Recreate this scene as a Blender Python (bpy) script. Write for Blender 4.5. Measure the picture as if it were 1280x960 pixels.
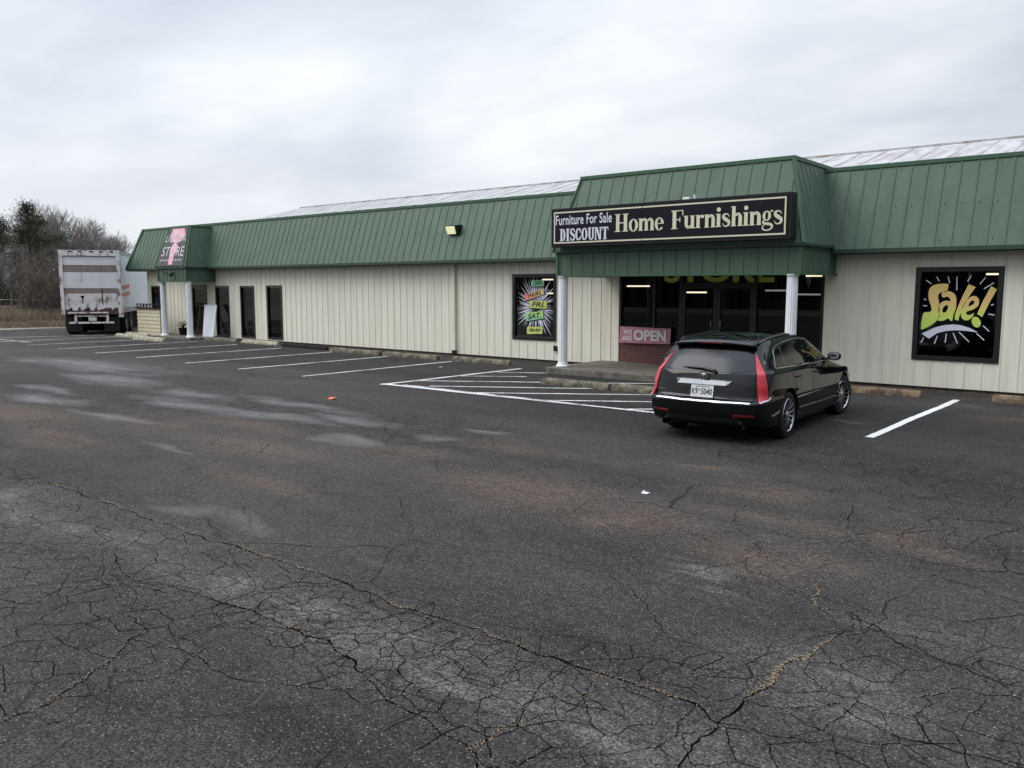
import bpy, bmesh, math, random
from math import sin, cos, pi, radians, sqrt
from mathutils import Vector, Matrix, noise
from mathutils.bvhtree import BVHTree
for o in list(bpy.data.objects): bpy.data.objects.remove(o)
scene = bpy.context.scene
C = scene.collection
random.seed(7)

# ------------------------------------------------------------------ camera, world, sun
cam_d = bpy.data.cameras.new('camera'); cam = bpy.data.objects.new('camera', cam_d); C.objects.link(cam)
cam.location = (0, 0, 2.1)
cam.rotation_euler = (radians(90 - 6.72), 0, radians(39.5))
cam_d.sensor_width = 36; cam_d.lens = 36 * 1035 / 1280; cam_d.clip_start = .05; cam_d.clip_end = 2000
scene.camera = cam
scene.render.resolution_x = 1024; scene.render.resolution_y = 768
scene.render.engine = 'CYCLES'
scene.cycles.max_bounces = 6; scene.cycles.diffuse_bounces = 3; scene.cycles.glossy_bounces = 3; scene.cycles.transparent_max_bounces = 8
scene.view_settings.view_transform = 'Standard'; scene.view_settings.look = 'None'
scene.view_settings.gamma = 1; scene.view_settings.exposure = 0.0

SUN_EL, SUN_AZ = radians(46), radians(232)
w = bpy.data.worlds.new('World'); scene.world = w; w.use_nodes = True
nt = w.node_tree; nt.nodes.clear()
def N(nt, t, **k):
    n = nt.nodes.new(t)
    for a, v in k.items():
        if a.startswith('i_'):
            key = a[2:]
            n.inputs[int(key) if key.isdigit() else key].default_value = v
        else: setattr(n, a, v)
    return n
def ramp(nt, stops, fac, interp='LINEAR'):
    r = nt.nodes.new('ShaderNodeValToRGB'); cr = r.color_ramp; cr.interpolation = interp
    while len(cr.elements) < len(stops): cr.elements.new(.5)
    for e, (p, c) in zip(cr.elements, stops):
        e.position = p; e.color = (c, c, c, 1) if isinstance(c, (int, float)) else (*c, 1)
    nt.links.new(fac, r.inputs[0]); return r.outputs[0]
def mix(nt, fac, a, b, mode='MIX'):
    m = nt.nodes.new('ShaderNodeMix'); m.data_type = 'RGBA'; m.blend_type = mode
    for s, v in ((m.inputs[0], fac), (m.inputs[6], a), (m.inputs[7], b)):
        if isinstance(v, bpy.types.NodeSocket): nt.links.new(v, s)
        elif isinstance(v, (int, float)): s.default_value = v if s == m.inputs[0] else (v, v, v, 1)
        else: s.default_value = (*v, 1)
    return m.outputs[2]
def mth(nt, op, a, b=0.0, c=None, clamp=False):
    m = nt.nodes.new('ShaderNodeMath'); m.operation = op; m.use_clamp = clamp
    for i, v in enumerate((a, b) if c is None else (a, b, c)):
        if isinstance(v, bpy.types.NodeSocket): nt.links.new(v, m.inputs[i])
        else: m.inputs[i].default_value = v
    return m.outputs[0]
tc = N(nt, 'ShaderNodeTexCoord')
sky = N(nt, 'ShaderNodeTexSky', sky_type='NISHITA', sun_disc=False, sun_elevation=SUN_EL, sun_rotation=SUN_AZ)
hsv = N(nt, 'ShaderNodeHueSaturation', i_Saturation=.35, i_Value=.05); nt.links.new(sky.outputs[0], hsv.inputs['Color'])
sep = N(nt, 'ShaderNodeSeparateXYZ'); nt.links.new(tc.outputs['Generated'], sep.inputs[0])
# planar cloud-layer coordinates (direction / height) so streaks flatten to the horizon
zc = mth(nt, 'MAXIMUM', sep.outputs[2], 0.0); zc2 = mth(nt, 'ADD', zc, 0.16)
cx = mth(nt, 'DIVIDE', sep.outputs[0], zc2); cy = mth(nt, 'DIVIDE', sep.outputs[1], zc2)
cmb = N(nt, 'ShaderNodeCombineXYZ'); nt.links.new(cx, cmb.inputs[0]); nt.links.new(cy, cmb.inputs[1])
mp = N(nt, 'ShaderNodeMapping'); mp.inputs['Location'].default_value = (3.1, 1.7, 0.4); mp.inputs['Scale'].default_value = (.62, .9, 1); mp.inputs['Rotation'].default_value = (0, 0, radians(20))
nt.links.new(cmb.outputs[0], mp.inputs[0])
nz = N(nt, 'ShaderNodeTexNoise', i_Scale=.95, i_Detail=6.0, i_Roughness=.5, i_Distortion=.25); nt.links.new(mp.outputs[0], nz.inputs['Vector'])
nz2 = N(nt, 'ShaderNodeTexNoise', i_Scale=3.4, i_Detail=5.0, i_Roughness=.55, i_Distortion=.3); nt.links.new(mp.outputs[0], nz2.inputs['Vector'])
cloudf = mth(nt, 'ADD', nz.outputs[0], mth(nt, 'MULTIPLY_ADD', nz2.outputs[0], .14, -.07))
cloud = ramp(nt, [(.36, (.50, .545, .63)), (.47, (.59, .63, .71)), (.57, (.70, .74, .80)), (.70, (.86, .885, .915))], cloudf)
# CIE-overcast style brightening from horizon to zenith
zen0 = mth(nt, 'MULTIPLY_ADD', mth(nt, 'POWER', zc, 3.0), 3.4, 0.95)
zen = mth(nt, 'MULTIPLY', zen0, mth(nt, 'MULTIPLY_ADD', sep.outputs[0], -.22, 1.0))
vm = N(nt, 'ShaderNodeVectorMath', operation='SCALE'); nt.links.new(cloud, vm.inputs[0]); nt.links.new(zen, vm.inputs['Scale'])
# the pale break near the horizon in the west
lowm = mth(nt, 'SUBTRACT', 1.0, mth(nt, 'MULTIPLY', zc, 4.6), clamp=True)
west = mth(nt, 'MULTIPLY_ADD', sep.outputs[0], -1.3, -.35, clamp=True)
glow = mth(nt, 'MULTIPLY', lowm, west)
col = mix(nt, mth(nt, 'MULTIPLY', glow, .9), vm.outputs[0], (.93, .945, .955))
addn = mix(nt, 1.0, col, hsv.outputs[0], 'ADD')
bg = N(nt, 'ShaderNodeBackground', i_Strength=1.0); nt.links.new(addn, bg.inputs[0])
hsv.inputs['Value'].default_value = .008
wo = N(nt, 'ShaderNodeOutputWorld'); nt.links.new(bg.outputs[0], wo.inputs[0])

sd = bpy.data.lights.new('sun', 'SUN'); sd.energy = 1.95; sd.angle = radians(40); sd.color = (1, .97, .93)
sun = bpy.data.objects.new('sun', sd); C.objects.link(sun)
# Sky rotation is measured from +Y clockwise; direction to sun:
sdir = Vector((sin(SUN_AZ) * cos(SUN_EL), cos(SUN_AZ) * cos(SUN_EL), sin(SUN_EL)))
sun.rotation_euler = sdir.to_track_quat('Z', 'Y').to_euler()

# ------------------------------------------------------------------ helpers
MATS = {}
def mat(name, base=(.5, .5, .5), rough=.6, metal=0, coat=0, spec=.5, emit=None, es=0, coat_r=.03):
    m = bpy.data.materials.new(name); m.use_nodes = True
    b = m.node_tree.nodes['Principled BSDF']
    b.inputs['Base Color'].default_value = (*base, 1); b.inputs['Roughness'].default_value = rough
    b.inputs['Metallic'].default_value = metal; b.inputs['Coat Weight'].default_value = coat
    b.inputs['Coat Roughness'].default_value = coat_r; b.inputs['Specular IOR Level'].default_value = spec
    if emit: b.inputs['Emission Color'].default_value = (*emit, 1); b.inputs['Emission Strength'].default_value = es
    MATS[name] = m; return m
def nodes(m): return m.node_tree, m.node_tree.nodes['Principled BSDF']
def noisy(name, a, b, scale=4, rough=.6, stretch=(1, 1, 1), lo=.35, hi=.65, bump=0, bscale=None, detail=6, **k):
    m = mat(name, a, rough, **k); t, p = nodes(m)
    co = N(t, 'ShaderNodeTexCoord'); mp = N(t, 'ShaderNodeMapping'); mp.inputs['Scale'].default_value = stretch
    t.links.new(co.outputs['Object'], mp.inputs[0])
    n = N(t, 'ShaderNodeTexNoise', i_Scale=scale, i_Detail=detail, i_Roughness=.62); t.links.new(mp.outputs[0], n.inputs['Vector'])
    f = ramp(t, [(lo, 0.0), (hi, 1.0)], n.outputs[0])
    t.links.new(mix(t, f, a, b), p.inputs['Base Color'])
    if bump:
        n2 = N(t, 'ShaderNodeTexNoise', i_Scale=bscale or scale * 3, i_Detail=4.0); t.links.new(mp.outputs[0], n2.inputs['Vector'])
        bp = N(t, 'ShaderNodeBump', i_Strength=bump, i_Distance=.02); t.links.new(n2.outputs[0], bp.inputs['Height']); t.links.new(bp.outputs[0], p.inputs['Normal'])
    return m

def tag(o, label=None, cat=None, group=None, kind=None):
    if label: o['label'] = label
    if cat: o['category'] = cat
    if group: o['group'] = group
    if kind: o['kind'] = kind
    return o
def thing(name, label, cat, loc=(0, 0, 0), rz=0, group=None):
    o = bpy.data.objects.new(name, None); C.objects.link(o); o.location = loc; o.rotation_euler = (0, 0, rz)
    o.empty_display_size = .2
    return tag(o, label, cat, group)
def children(o): return [c for c in bpy.data.objects if c.parent == o]
def copy_tree(o, parent=None):
    c = o.copy(); C.objects.link(c); c.parent = parent
    for ch in children(o): copy_tree(ch, c)
    return c

class MB:
    """collects faces, links them as ONE mesh object"""
    def __init__(s): s.v = []; s.f = []; s.mi = []; s.mats = []; s.cur = 0
    def m(s, material):
        if material not in s.mats: s.mats.append(material)
        s.cur = s.mats.index(material); return s
    def face(s, pts):
        n = len(s.v); s.v += [tuple(p) for p in pts]; s.f.append(tuple(range(n, n + len(pts)))); s.mi.append(s.cur)
    def raw(s, vs, fs):
        n = len(s.v); s.v += [tuple(p) for p in vs]
        for f in fs: s.f.append(tuple(n + i for i in f)); s.mi.append(s.cur)
    def hexa(s, p):  # 8 pts: 4 bottom ccw, 4 top ccw
        s.raw(p, [(3, 2, 1, 0), (4, 5, 6, 7), (0, 1, 5, 4), (1, 2, 6, 5), (2, 3, 7, 6), (3, 0, 4, 7)])
    def box(s, x0, x1, y0, y1, z0, z1):
        s.hexa([(x0, y0, z0), (x1, y0, z0), (x1, y1, z0), (x0, y1, z0), (x0, y0, z1), (x1, y0, z1), (x1, y1, z1), (x0, y1, z1)])
    def bar(s, a, b, wd, dp, up=(0, 0, 1)):  # square bar from a to b
        a = Vector(a); b = Vector(b); d = (b - a).normalized(); u = Vector(up)
        r = d.cross(u)
        if r.length < 1e-4: r = d.cross(Vector((1, 0, 0)))
        r.normalize(); u = r.cross(d).normalized(); r = r * wd / 2; u = u * dp / 2
        s.hexa([a - r - u, a + r - u, b + r - u, b - r - u, a - r + u, a + r + u, b + r + u, b - r + u])
    def tube(s, pts, rad, n=8, cap=True):
        pts = [Vector(p) for p in pts]; rr = rad if isinstance(rad, (list, tuple)) else [rad] * len(pts)
        vs = []; ref = Vector((0, 0, 1))
        for i, p in enumerate(pts):
            d = (pts[min(i + 1, len(pts) - 1)] - pts[max(i - 1, 0)]).normalized()
            a = d.cross(ref)
            if a.length < .05: a = d.cross(Vector((1, 0, 0)))
            a.normalize(); b = d.cross(a)
            for k in range(n):
                t = 2 * pi * k / n; vs.append(p + (a * cos(t) + b * sin(t)) * rr[i])
        fs = []
        for i in range(len(pts) - 1):
            for k in range(n): fs.append((i * n + k, i * n + (k + 1) % n, (i + 1) * n + (k + 1) % n, (i + 1) * n + k))
        if cap: fs.append(tuple(range(n))[::-1]); fs.append(tuple(range((len(pts) - 1) * n, len(pts) * n)))
        s.raw(vs, fs)
    def lathe(s, prof, origin=(0, 0, 0), axis='z', n=24):  # prof: (r, h)
        vs = []
        for r, h in prof:
            for k in range(n):
                t = 2 * pi * k / n
                c = (r * cos(t), r * sin(t), h) if axis == 'z' else (h, r * cos(t), r * sin(t)) if axis == 'x' else (r * sin(t), h, r * cos(t))
                vs.append(Vector(c) + Vector(origin))
        fs = []
        for i in range(len(prof) - 1):
            for k in range(n): fs.append((i * n + k, i * n + (k + 1) % n, (i + 1) * n + (k + 1) % n, (i + 1) * n + k))
        s.raw(vs, fs)
    def prism(s, poly, y0, y1):  # poly in x,z
        n = len(poly)
        s.raw([(x, y0, z) for x, z in poly] + [(x, y1, z) for x, z in poly],
              [tuple(range(n)), tuple(range(2 * n - 1, n - 1, -1))] + [(i, (i + 1) % n, n + (i + 1) % n, n + i) for i in range(n)])
    def build(s, name, material=None, parent=None, smooth=False, bevel=0, loc=None, fix=True, solidify=0):
        me = bpy.data.meshes.new(name); me.from_pydata(s.v, [], s.f)
        ms = s.mats or [material or MATS['grey']]
        if material and not s.mats: ms = [material]
        for m_ in ms: me.materials.append(m_)
        if s.mats: me.polygons.foreach_set('material_index', s.mi)
        if fix:
            bm = bmesh.new(); bm.from_mesh(me); bmesh.ops.remove_doubles(bm, verts=bm.verts, dist=1e-5); bmesh.ops.recalc_face_normals(bm, faces=bm.faces); bm.to_mesh(me); bm.free()
        if smooth: me.polygons.foreach_set('use_smooth', [True] * len(me.polygons))
        me.update()
        o = bpy.data.objects.new(name, me); C.objects.link(o)
        if loc: o.location = loc
        if parent: o.parent = parent
        if bevel:
            b = o.modifiers.new('b', 'BEVEL'); b.width = bevel; b.segments = 2; b.limit_method = 'ANGLE'; b.angle_limit = radians(40)
        if smooth: me.set_sharp_from_angle(angle=radians(35))
        return o

def text_mesh(body, offset=0.0, shear=0.0, spacing=1.0):
    """2-D triangles of the built-in font normalised to [0,1]x[0,1]"""
    cu = bpy.data.curves.new('txt', 'FONT'); cu.body = body; cu.offset = offset; cu.shear = shear; cu.space_character = spacing; cu.resolution_u = 5
    o = bpy.data.objects.new('txt', cu); C.objects.link(o)
    dg = bpy.context.evaluated_depsgraph_get(); dg.update()
    me = bpy.data.meshes.new_from_object(o.evaluated_get(dg))
    vs = [(v.co.x, v.co.y) for v in me.vertices]; fs = [tuple(p.vertices) for p in me.polygons]
    bpy.data.objects.remove(o); bpy.data.meshes.remove(me)
    x0 = min(v[0] for v in vs); x1 = max(v[0] for v in vs); y0 = min(v[1] for v in vs); y1 = max(v[1] for v in vs)
    return [((x - x0) / (x1 - x0), (y - y0) / (y1 - y0)) for x, y in vs], fs
def bil(q, u, v):  # q: bl, br, tr, tl
    a = Vector(q[0]).lerp(Vector(q[1]), u); b = Vector(q[3]).lerp(Vector(q[2]), u); return a.lerp(b, v)
def add_text(mb, body, quad, **k):
    vs, fs = text_mesh(body, **k); mb.raw([bil(quad, u, v) for u, v in vs], fs)
def qxz(x0, x1, z0, z1, y): return [(x0, y, z0), (x1, y, z0), (x1, y, z1), (x0, y, z1)]
def add_flat(mb, polys, mapf, ext=0):
    """even-odd filled polygons (2-D) through mapf(x, y)->3-D"""
    cu = bpy.data.curves.new('c', 'CURVE'); cu.dimensions = '2D'; cu.fill_mode = 'FRONT'
    for p in polys:
        sp = cu.splines.new('POLY'); sp.points.add(len(p) - 1); sp.use_cyclic_u = True
        for i, (x, y) in enumerate(p): sp.points[i].co = (x, y, 0, 1)
    o = bpy.data.objects.new('c', cu); C.objects.link(o)
    dg = bpy.context.evaluated_depsgraph_get(); dg.update()
    me = bpy.data.meshes.new_from_object(o.evaluated_get(dg))
    mb.raw([mapf(v.co.x, v.co.y) for v in me.vertices], [tuple(p.vertices) for p in me.polygons])
    bpy.data.objects.remove(o); bpy.data.meshes.remove(me)

# ------------------------------------------------------------------ materials
mat('grey', (.4, .4, .4))
# siding: baked-on beige enamel, faint vertical dirt runs
m = noisy('siding', (.77, .745, .63), (.62, .595, .485), 1.1, .55, (7, 7, .4), .42, .78, bump=.05, bscale=5)
m = noisy('green', (.060, .104, .071), (.086, .134, .096), 1.3, .5, (3.5, 3.5, .45), .3, .72, spec=.25, bump=.05, bscale=4)
mat('green_trim', (.052, .112, .066), .5, spec=.3)
mat('green_edge', (.022, .05, .032), .5)
noisy('roof_metal', (.44, .44, .44), (.25, .215, .20), 2.6, .55, (1.5, .30, 1), .42, .70, metal=.15)
mat('soffit', (.10, .10, .09), .7)
noisy('white_paint', (.80, .81, .84), (.70, .71, .73), 6, .45, (1, 1, .3), .4, .8)
mat('dark_frame', (.012, .012, .013), .35)
mat('bronze_frame', (.022, .019, .017), .4)
noisy('concrete', (.17, .155, .125), (.07, .062, .048), 5, .85, (1, 1, 1), .35, .65, bump=.5, bscale=30)
noisy('old_concrete', (.19, .165, .12), (.05, .042, .03), 7, .9, (1, 1, 1), .38, .62, bump=.7, bscale=40)
noisy('rust_concrete', (.22, .155, .095), (.06, .04, .028), 6, .9, (1, 1, 1), .38, .62, bump=.7, bscale=40)
noisy('pale_concrete', (.42, .39, .30), (.22, .2, .15), 7, .9, (1, 1, 1), .38, .62, bump=.6, bscale=40)
noisy('foundation', (.03, .027, .023), (.010, .010, .009), 8, .9, spec=.1)
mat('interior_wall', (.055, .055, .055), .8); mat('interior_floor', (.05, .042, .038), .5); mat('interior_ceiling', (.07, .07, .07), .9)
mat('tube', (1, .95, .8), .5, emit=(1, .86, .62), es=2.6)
mat('dim_glint', (1, .95, .8), .5, emit=(.9, .9, .85), es=.45)  # weak emission for tubes that imitate reflections in the shop glass
noisy('wood_furn', (.10, .052, .028), (.06, .03, .016), 3, .5, (1, 1, 8))
mat('sofa', (.09, .08, .07), .9)
mat('black_panel', (.009, .008, .014), .5, spec=.15); mat('cream', (.62, .60, .44), .5); mat('white_vinyl', (.62, .64, .68), .5)
mat('black_metal', (.008, .008, .008), .5, spec=.25)
mat('sale_white', (.62, .64, .74), .6)
mat('hot_green', (.35, .62, .13), .6); mat('lime', (.55, .62, .16), .6); mat('teal', (.22, .55, .28), .6); mat('coral', (.72, .24, .14), .6); mat('ink', (.01, .01, .012), .7)
mat('store_green', (.55, .62, .10), .6)
mat('banner_pink', (.42, .19, .24), .55); mat('banner_text', (.68, .64, .65), .55)
noisy('faded_pink', (.60, .27, .34), (.70, .45, .50), 5, .6, (1, 1, 1), .35, .65)
mat('sign_white', (.55, .54, .56), .55); mat('faded_black', (.02, .022, .024), .5)
mat('lamp_lens', (.9, .9, .6), .3, emit=(1, .95, .5), es=.45)
noisy('lap_siding', (.60, .53, .37), (.50, .44, .30), 3, .6, (1, 1, 3))
mat('board_white', (.62, .64, .68), .5)
# glass: thin architectural pane, mostly clear with Fresnel mirror
def glass(name, tint, base=.04, rough=.0):
    m = bpy.data.materials.new(name); m.use_nodes = True; t = m.node_tree; t.nodes.clear()
    tr = N(t, 'ShaderNodeBsdfTransparent'); tr.inputs[0].default_value = (*tint, 1)
    gl = N(t, 'ShaderNodeBsdfGlossy', i_Roughness=rough); gl.inputs[0].default_value = (.9, .93, .95, 1)
    fr = N(t, 'ShaderNodeFresnel', i_IOR=1.45); mx = N(t, 'ShaderNodeMixShader')
    t.links.new(fr.outputs[0], mx.inputs[0]); t.links.new(tr.outputs[0], mx.inputs[1]); t.links.new(gl.outputs[0], mx.inputs[2])
    o = N(t, 'ShaderNodeOutputMaterial'); t.links.new(mx.outputs[0], o.inputs[0]); MATS[name] = m; return m
glass('shop_glass', (.45, .47, .47)); glass('dark_glass', (.2, .2, .21))
# brick
m = mat('brick', (.12, .04, .035), .8); t, p = nodes(m)
co = N(t, 'ShaderNodeTexCoord'); mp = N(t, 'ShaderNodeMapping'); mp.inputs['Rotation'].default_value = (radians(90), 0, 0); t.links.new(co.outputs['Object'], mp.inputs[0])
bk = N(t, 'ShaderNodeTexBrick', i_Scale=1.0); bk.inputs['Color1'].default_value = (.13, .035, .03, 1); bk.inputs['Color2'].default_value = (.085, .026, .024, 1); bk.inputs['Mortar'].default_value = (.13, .10, .09, 1)
bk.inputs['Brick Width'].default_value = .2; bk.inputs['Row Height'].default_value = .068; bk.inputs['Mortar Size'].default_value = .006
t.links.new(mp.outputs[0], bk.inputs[0]); t.links.new(bk.outputs[0], p.inputs['Base Color'])
bp = N(t, 'ShaderNodeBump', i_Strength=.5, i_Distance=.006, invert=True); t.links.new(bk.outputs['Fac'], bp.inputs['Height']); t.links.new(bp.outputs[0], p.inputs['Normal'])
# sale lettering: the printed letters fade from orange (top) to lime (bottom)
m = mat('sale_print', (.7, .6, .2), .6); t, p = nodes(m)
co = N(t, 'ShaderNodeTexCoord'); sp = N(t, 'ShaderNodeSeparateXYZ'); t.links.new(co.outputs['Object'], sp.inputs[0])
mr = N(t, 'ShaderNodeMapRange', i_1=1.25, i_2=2.15); t.links.new(sp.outputs[2], mr.inputs[0])
t.links.new(ramp(t, [(0, (.45, .68, .12)), (.35, (.62, .66, .14)), (.6, (.74, .50, .20)), (1, (.66, .55, .16))], mr.outputs[0]), p.inputs['Base Color'])

# ------------------------------------------------------------------ ground
BLOB = {
 'damp': [(-15.1, 8.4, 1.6, .55), (-11.6, 7.8, 2.2, .35), (-10.2, 8.4, 1.3, .3), (-13.7, 7.6, 2.2, .4), (-8.1, 8.1, .45, .25), (-10.1, 5.28, .75, .16, .75), (-13.6, 6.1, 1.5, .3), (-7.4, 4.05, .55, .22, .75), (-6.4, 4.0, .6, .2, .6),
          (-4.4, 4.0, .7, .12, .6), (-16.4, 6.3, 1.5, .4), (-9.0, 3.2, .5, .25, .6), (-2.2, 4.3, .25, .12, .6), (-7.9, 8.9, .7, .2), (-23, 9.9, 5, 1.0), (-19, 8.6, 2.5, .6), (-18, 7.0, 1.5, .3), (-9.0, 7.2, .5, .25), (-12.3, 8.9, 2.0, .3)],
 'tan': [(-12.4, 4.73, 1.6, .3), (-11.2, 7.0, 1.5, .35), (-7.9, 7.2, .9, .35), (-4.3, 8.72, .35, .12), (-2.9, 7.0, .6, .18), (-2.3, 6.45, .3, .2), (-1.67, 7.35, .4, .3), (-2.18, 15.0, .5, .5), (-2.7, 6.0, .5, .25), (-6.78, 8.2, .8, .35), (-7.7, 5.1, .8, .3), (-12.2, 6.2, 1.2, .4), (-3.86, 6.3, .6, .5), (-1.26, 7.2, .3, .2), (-5.4, 6.6, 1.2, .6), (-9.5, 6.2, 1.5, .5), (-2.35, 5.75, .25, .2), (-3.3, 7.9, .5, .3), (-15, 5.4, 2.5, .5)],
 'light': [(-6.9, 3.1, .6, .10), (-5.2, 2.9, .6, .09), (-4.1, 2.95, .6, .10), (-3.6, 3.2, .7, .25), (-2.7, 2.9, .6, .2), (-2.2, 2.95, .5, .2), (-1.85, 2.9, .4, .2), (-4.7, 3.1, .7, .2), (-1.24, 5.27, .3, .12), (-.84, 5.45, .3, .12), (-1.1, 4.25, .25, .1), (-4.1, 13.2, .4, .3), (-9.5, 2.6, .8, .2), (-8.2, 3.0, 1.0, .14), (-2.6, 5.4, .25, .2), (-3.0, 16.4, .5, .25)],
 'gator': [(-3.0, 3.15, 3.2, .55), (-1.3, 3.9, 1.2, .6), (-6.5, 2.7, 2.2, .9), (-9.0, 2.9, 2.5, .8), (-.8, 4.9, .9, 1.0), (-1.0, 8.0, 1.6, 1.6), (-5.2, 1.9, 1.2, .9), (-9.5, 8.2, 3, 1), (-16, 7.8, 5, 2.0), (-2.4, 10, 2.5, .8)],
 'resid': [(-3, 13.0, 14, 4.2), (-20, 15, 16, 3.0), (-2.9, 2.15, 1.1, .38, .8), (-4.0, 1.9, .9, .3, .6), (-2.0, 4.5, .7, .35, .5), (-4.5, 4.3, 1.2, .35, .5)],
 'strip': [(-9 + k * .55, 3.13 + .02 * (k % 3), .5, .40) for k in range(15)] + [(-1.2, 4.3, .6, .5, .9), (-.6, 5.2, .6, .6, .7), (-7.5, 2.2, 2, .8, .7)],
}
def blobv(kind, x, y):
    s = 0
    for bx, by, rx, ry, *am in BLOB[kind]:
        d = ((x - bx) / rx) ** 2 + ((y - by) / ry) ** 2
        if d < 6: s = max(s, math.exp(-d) * (am[0] if am else 1))
    return s
def axis(lo, hi, f0, f1, fine, coarse):
    a = []; x = lo
    while x < hi:
        a.append(x)
        x += fine if f0 <= x < f1 else coarse
    a.append(hi); return a
XS = axis(-44.8, 32, -18, 1, .11, .55); YS = axis(-22, 18.6, 1, 9.5, .09, .4)
mb = MB(); nx = len(XS)
vs = [(x, y, 0) for y in YS for x in XS]
mb.raw(vs, [(j * nx + i, j * nx + i + 1, (j + 1) * nx + i + 1, (j + 1) * nx + i) for j in range(len(YS) - 1) for i in range(nx - 1)])
m = mat('asphalt', (.04, .04, .042), .85); t, p = nodes(m)
co = N(t, 'ShaderNodeTexCoord').outputs['Object']
def NT(scale, detail=4.0, rough=.6, vec=None, dist=0.0):
    n = N(t, 'ShaderNodeTexNoise', i_Scale=scale, i_Detail=detail, i_Roughness=rough, i_Distortion=dist); t.links.new(vec or co, n.inputs['Vector']); return n
def AT(name): return N(t, 'ShaderNodeAttribute', attribute_name=name).outputs['Fac']
mpS = N(t, 'ShaderNodeMapping'); mpS.inputs['Scale'].default_value = (.4, 1.3, 1); t.links.new(co, mpS.inputs[0])
big = NT(.45, 5.0, .6, mpS.outputs[0]); mid = NT(3.2, 6.0, .65); fin = NT(60, 5.0, .75)
base = mix(t, ramp(t, [(.32, 0.0), (.68, 1.0)], big.outputs[0]), (.0185, .0175, .017), (.046, .0425, .0400))
base = mix(t, mth(t, 'MULTIPLY', ramp(t, [(.35, 0.0), (.75, 1.0)], mid.outputs[0]), .35), base, (.075, .073, .070))
base = mix(t, mth(t, 'MULTIPLY', ramp(t, [(.35, 0.0), (.7, 1.0)], AT('resid')), .45), base, (.011, .011, .0125))
base = mix(t, mth(t, 'MULTIPLY', AT('strip'), ramp(t, [(.3, .3), (.6, 1.0)], NT(2.6, 5.0, .65).outputs[0])), base, (.068, .066, .063))
# tan grit patches
tn = mth(t, 'MULTIPLY', AT('tan'), mth(t, 'MULTIPLY', ramp(t, [(.35, .2), (.65, 1.0)], NT(7, 5.0, .7).outputs[0]), ramp(t, [(.44, .25), (.56, 1.0)], NT(42, 4.0, .8).outputs[0])))
base = mix(t, mth(t, 'MULTIPLY', tn, .66), base, (.150, .098, .066))
# chalky scuffs
lt = mth(t, 'MULTIPLY', AT('light'), ramp(t, [(.45, 0.0), (.62, 1.0)], NT(5, 5.0, .7, mpS.outputs[0], .6).outputs[0]))
base = mix(t, mth(t, 'MULTIPLY', lt, .5), base, (.17, .165, .155))
# fine aggregate mottling
base = mix(t, ramp(t, [(.40, 0.0), (.5, .5), (.60, 1.0)], fin.outputs[0]), mix(t, 1.0, base, (.28, .28, .29), 'MULTIPLY'), mix(t, 1.0, base, (1.9, 1.87, 1.83), 'MULTIPLY'))
base = mix(t, ramp(t, [(.42, 0.0), (.58, 1.0)], NT(17, 4.0, .7).outputs[0]), mix(t, 1.0, base, (.78, .78, .79), 'MULTIPLY'), mix(t, 1.0, base, (1.22, 1.21, 1.19), 'MULTIPLY'))
# exposed light stones
vo = N(t, 'ShaderNodeTexVoronoi', i_Scale=75.0, i_Randomness=1.0); t.links.new(co, vo.inputs['Vector'])
wn = N(t, 'ShaderNodeSeparateColor'); t.links.new(vo.outputs['Color'], wn.inputs[0])
stm = mth(t, 'LESS_THAN', vo.outputs['Distance'], .33)
thr = mth(t, 'SUBTRACT', .90, mth(t, 'MULTIPLY_ADD', AT('tan'), .30, mth(t, 'MULTIPLY', ramp(t, [(.4, 0.0), (.7, 1.0)], NT(1.1, 4.0, .6).outputs[0]), .13)))
st = mth(t, 'MULTIPLY', stm, mth(t, 'GREATER_THAN', wn.outputs[0], thr))
base = mix(t, mth(t, 'MULTIPLY', st, .8), base, mix(t, wn.outputs[1], (.11, .105, .10), (.30, .27, .22)))
# crack network: two warped cell patterns
wv = NT(2.0, 2.5, .5); av = N(t, 'ShaderNodeVectorMath', operation='MULTIPLY_ADD'); t.links.new(wv.outputs['Color'], av.inputs[0]); av.inputs[1].default_value = (.34, .34, 0); t.links.new(co, av.inputs[2])
def cracks(scale, width, lo):
    v = N(t, 'ShaderNodeTexVoronoi', feature='DISTANCE_TO_EDGE', i_Scale=scale); t.links.new(av.outputs[0], v.inputs['Vector'])
    wd = mth(t, 'MULTIPLY', ramp(t, [(.35, .15), (.7, 1.0)], NT(4.0, 3.0).outputs[0]), width)
    c = mth(t, 'SUBTRACT', 1.0, mth(t, 'DIVIDE', v.outputs['Distance'], wd), clamp=True)
    return c
c1 = mth(t, 'MULTIPLY', cracks(2.6, .022, 0), ramp(t, [(.25, 0.0), (.5, 1.0)], AT('gator')))
#c2 = mth(t, 'MULTIPLY', cracks(5.6, .036, 0), ramp(t, [(.5, 0.0), (.8, 1.0)], mth(t, 'MULTIPLY', AT('gator'), ramp(t, [(.35, .3), (.6, 1.1)], NT(1.3).outputs[0]))))
c3 = mth(t, 'MULTIPLY', cracks(.85, .008, 0), ramp(t, [(.42, 0.0), (.55, .9)], NT(.5, 3.0).outputs[0]))
cr = mth(t, 'MAXIMUM', mth(t, 'MULTIPLY', c1, .35), c3)
cr = mth(t, 'POWER', cr, .6, clamp=True)
base = mix(t, mth(t, 'MULTIPLY', cr, .9), base, (.003, .003, .003))
t.links.new(base, p.inputs['Base Color'])
dm = ramp(t, [(.34, 0.0), (.85, .6), (1.2, .9)], mth(t, 'ADD', AT('damp'), mth(t, 'MULTIPLY_ADD', NT(1.6, 6.0, .65, mpS.outputs[0]).outputs[0], 1.1, -.55)))
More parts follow.
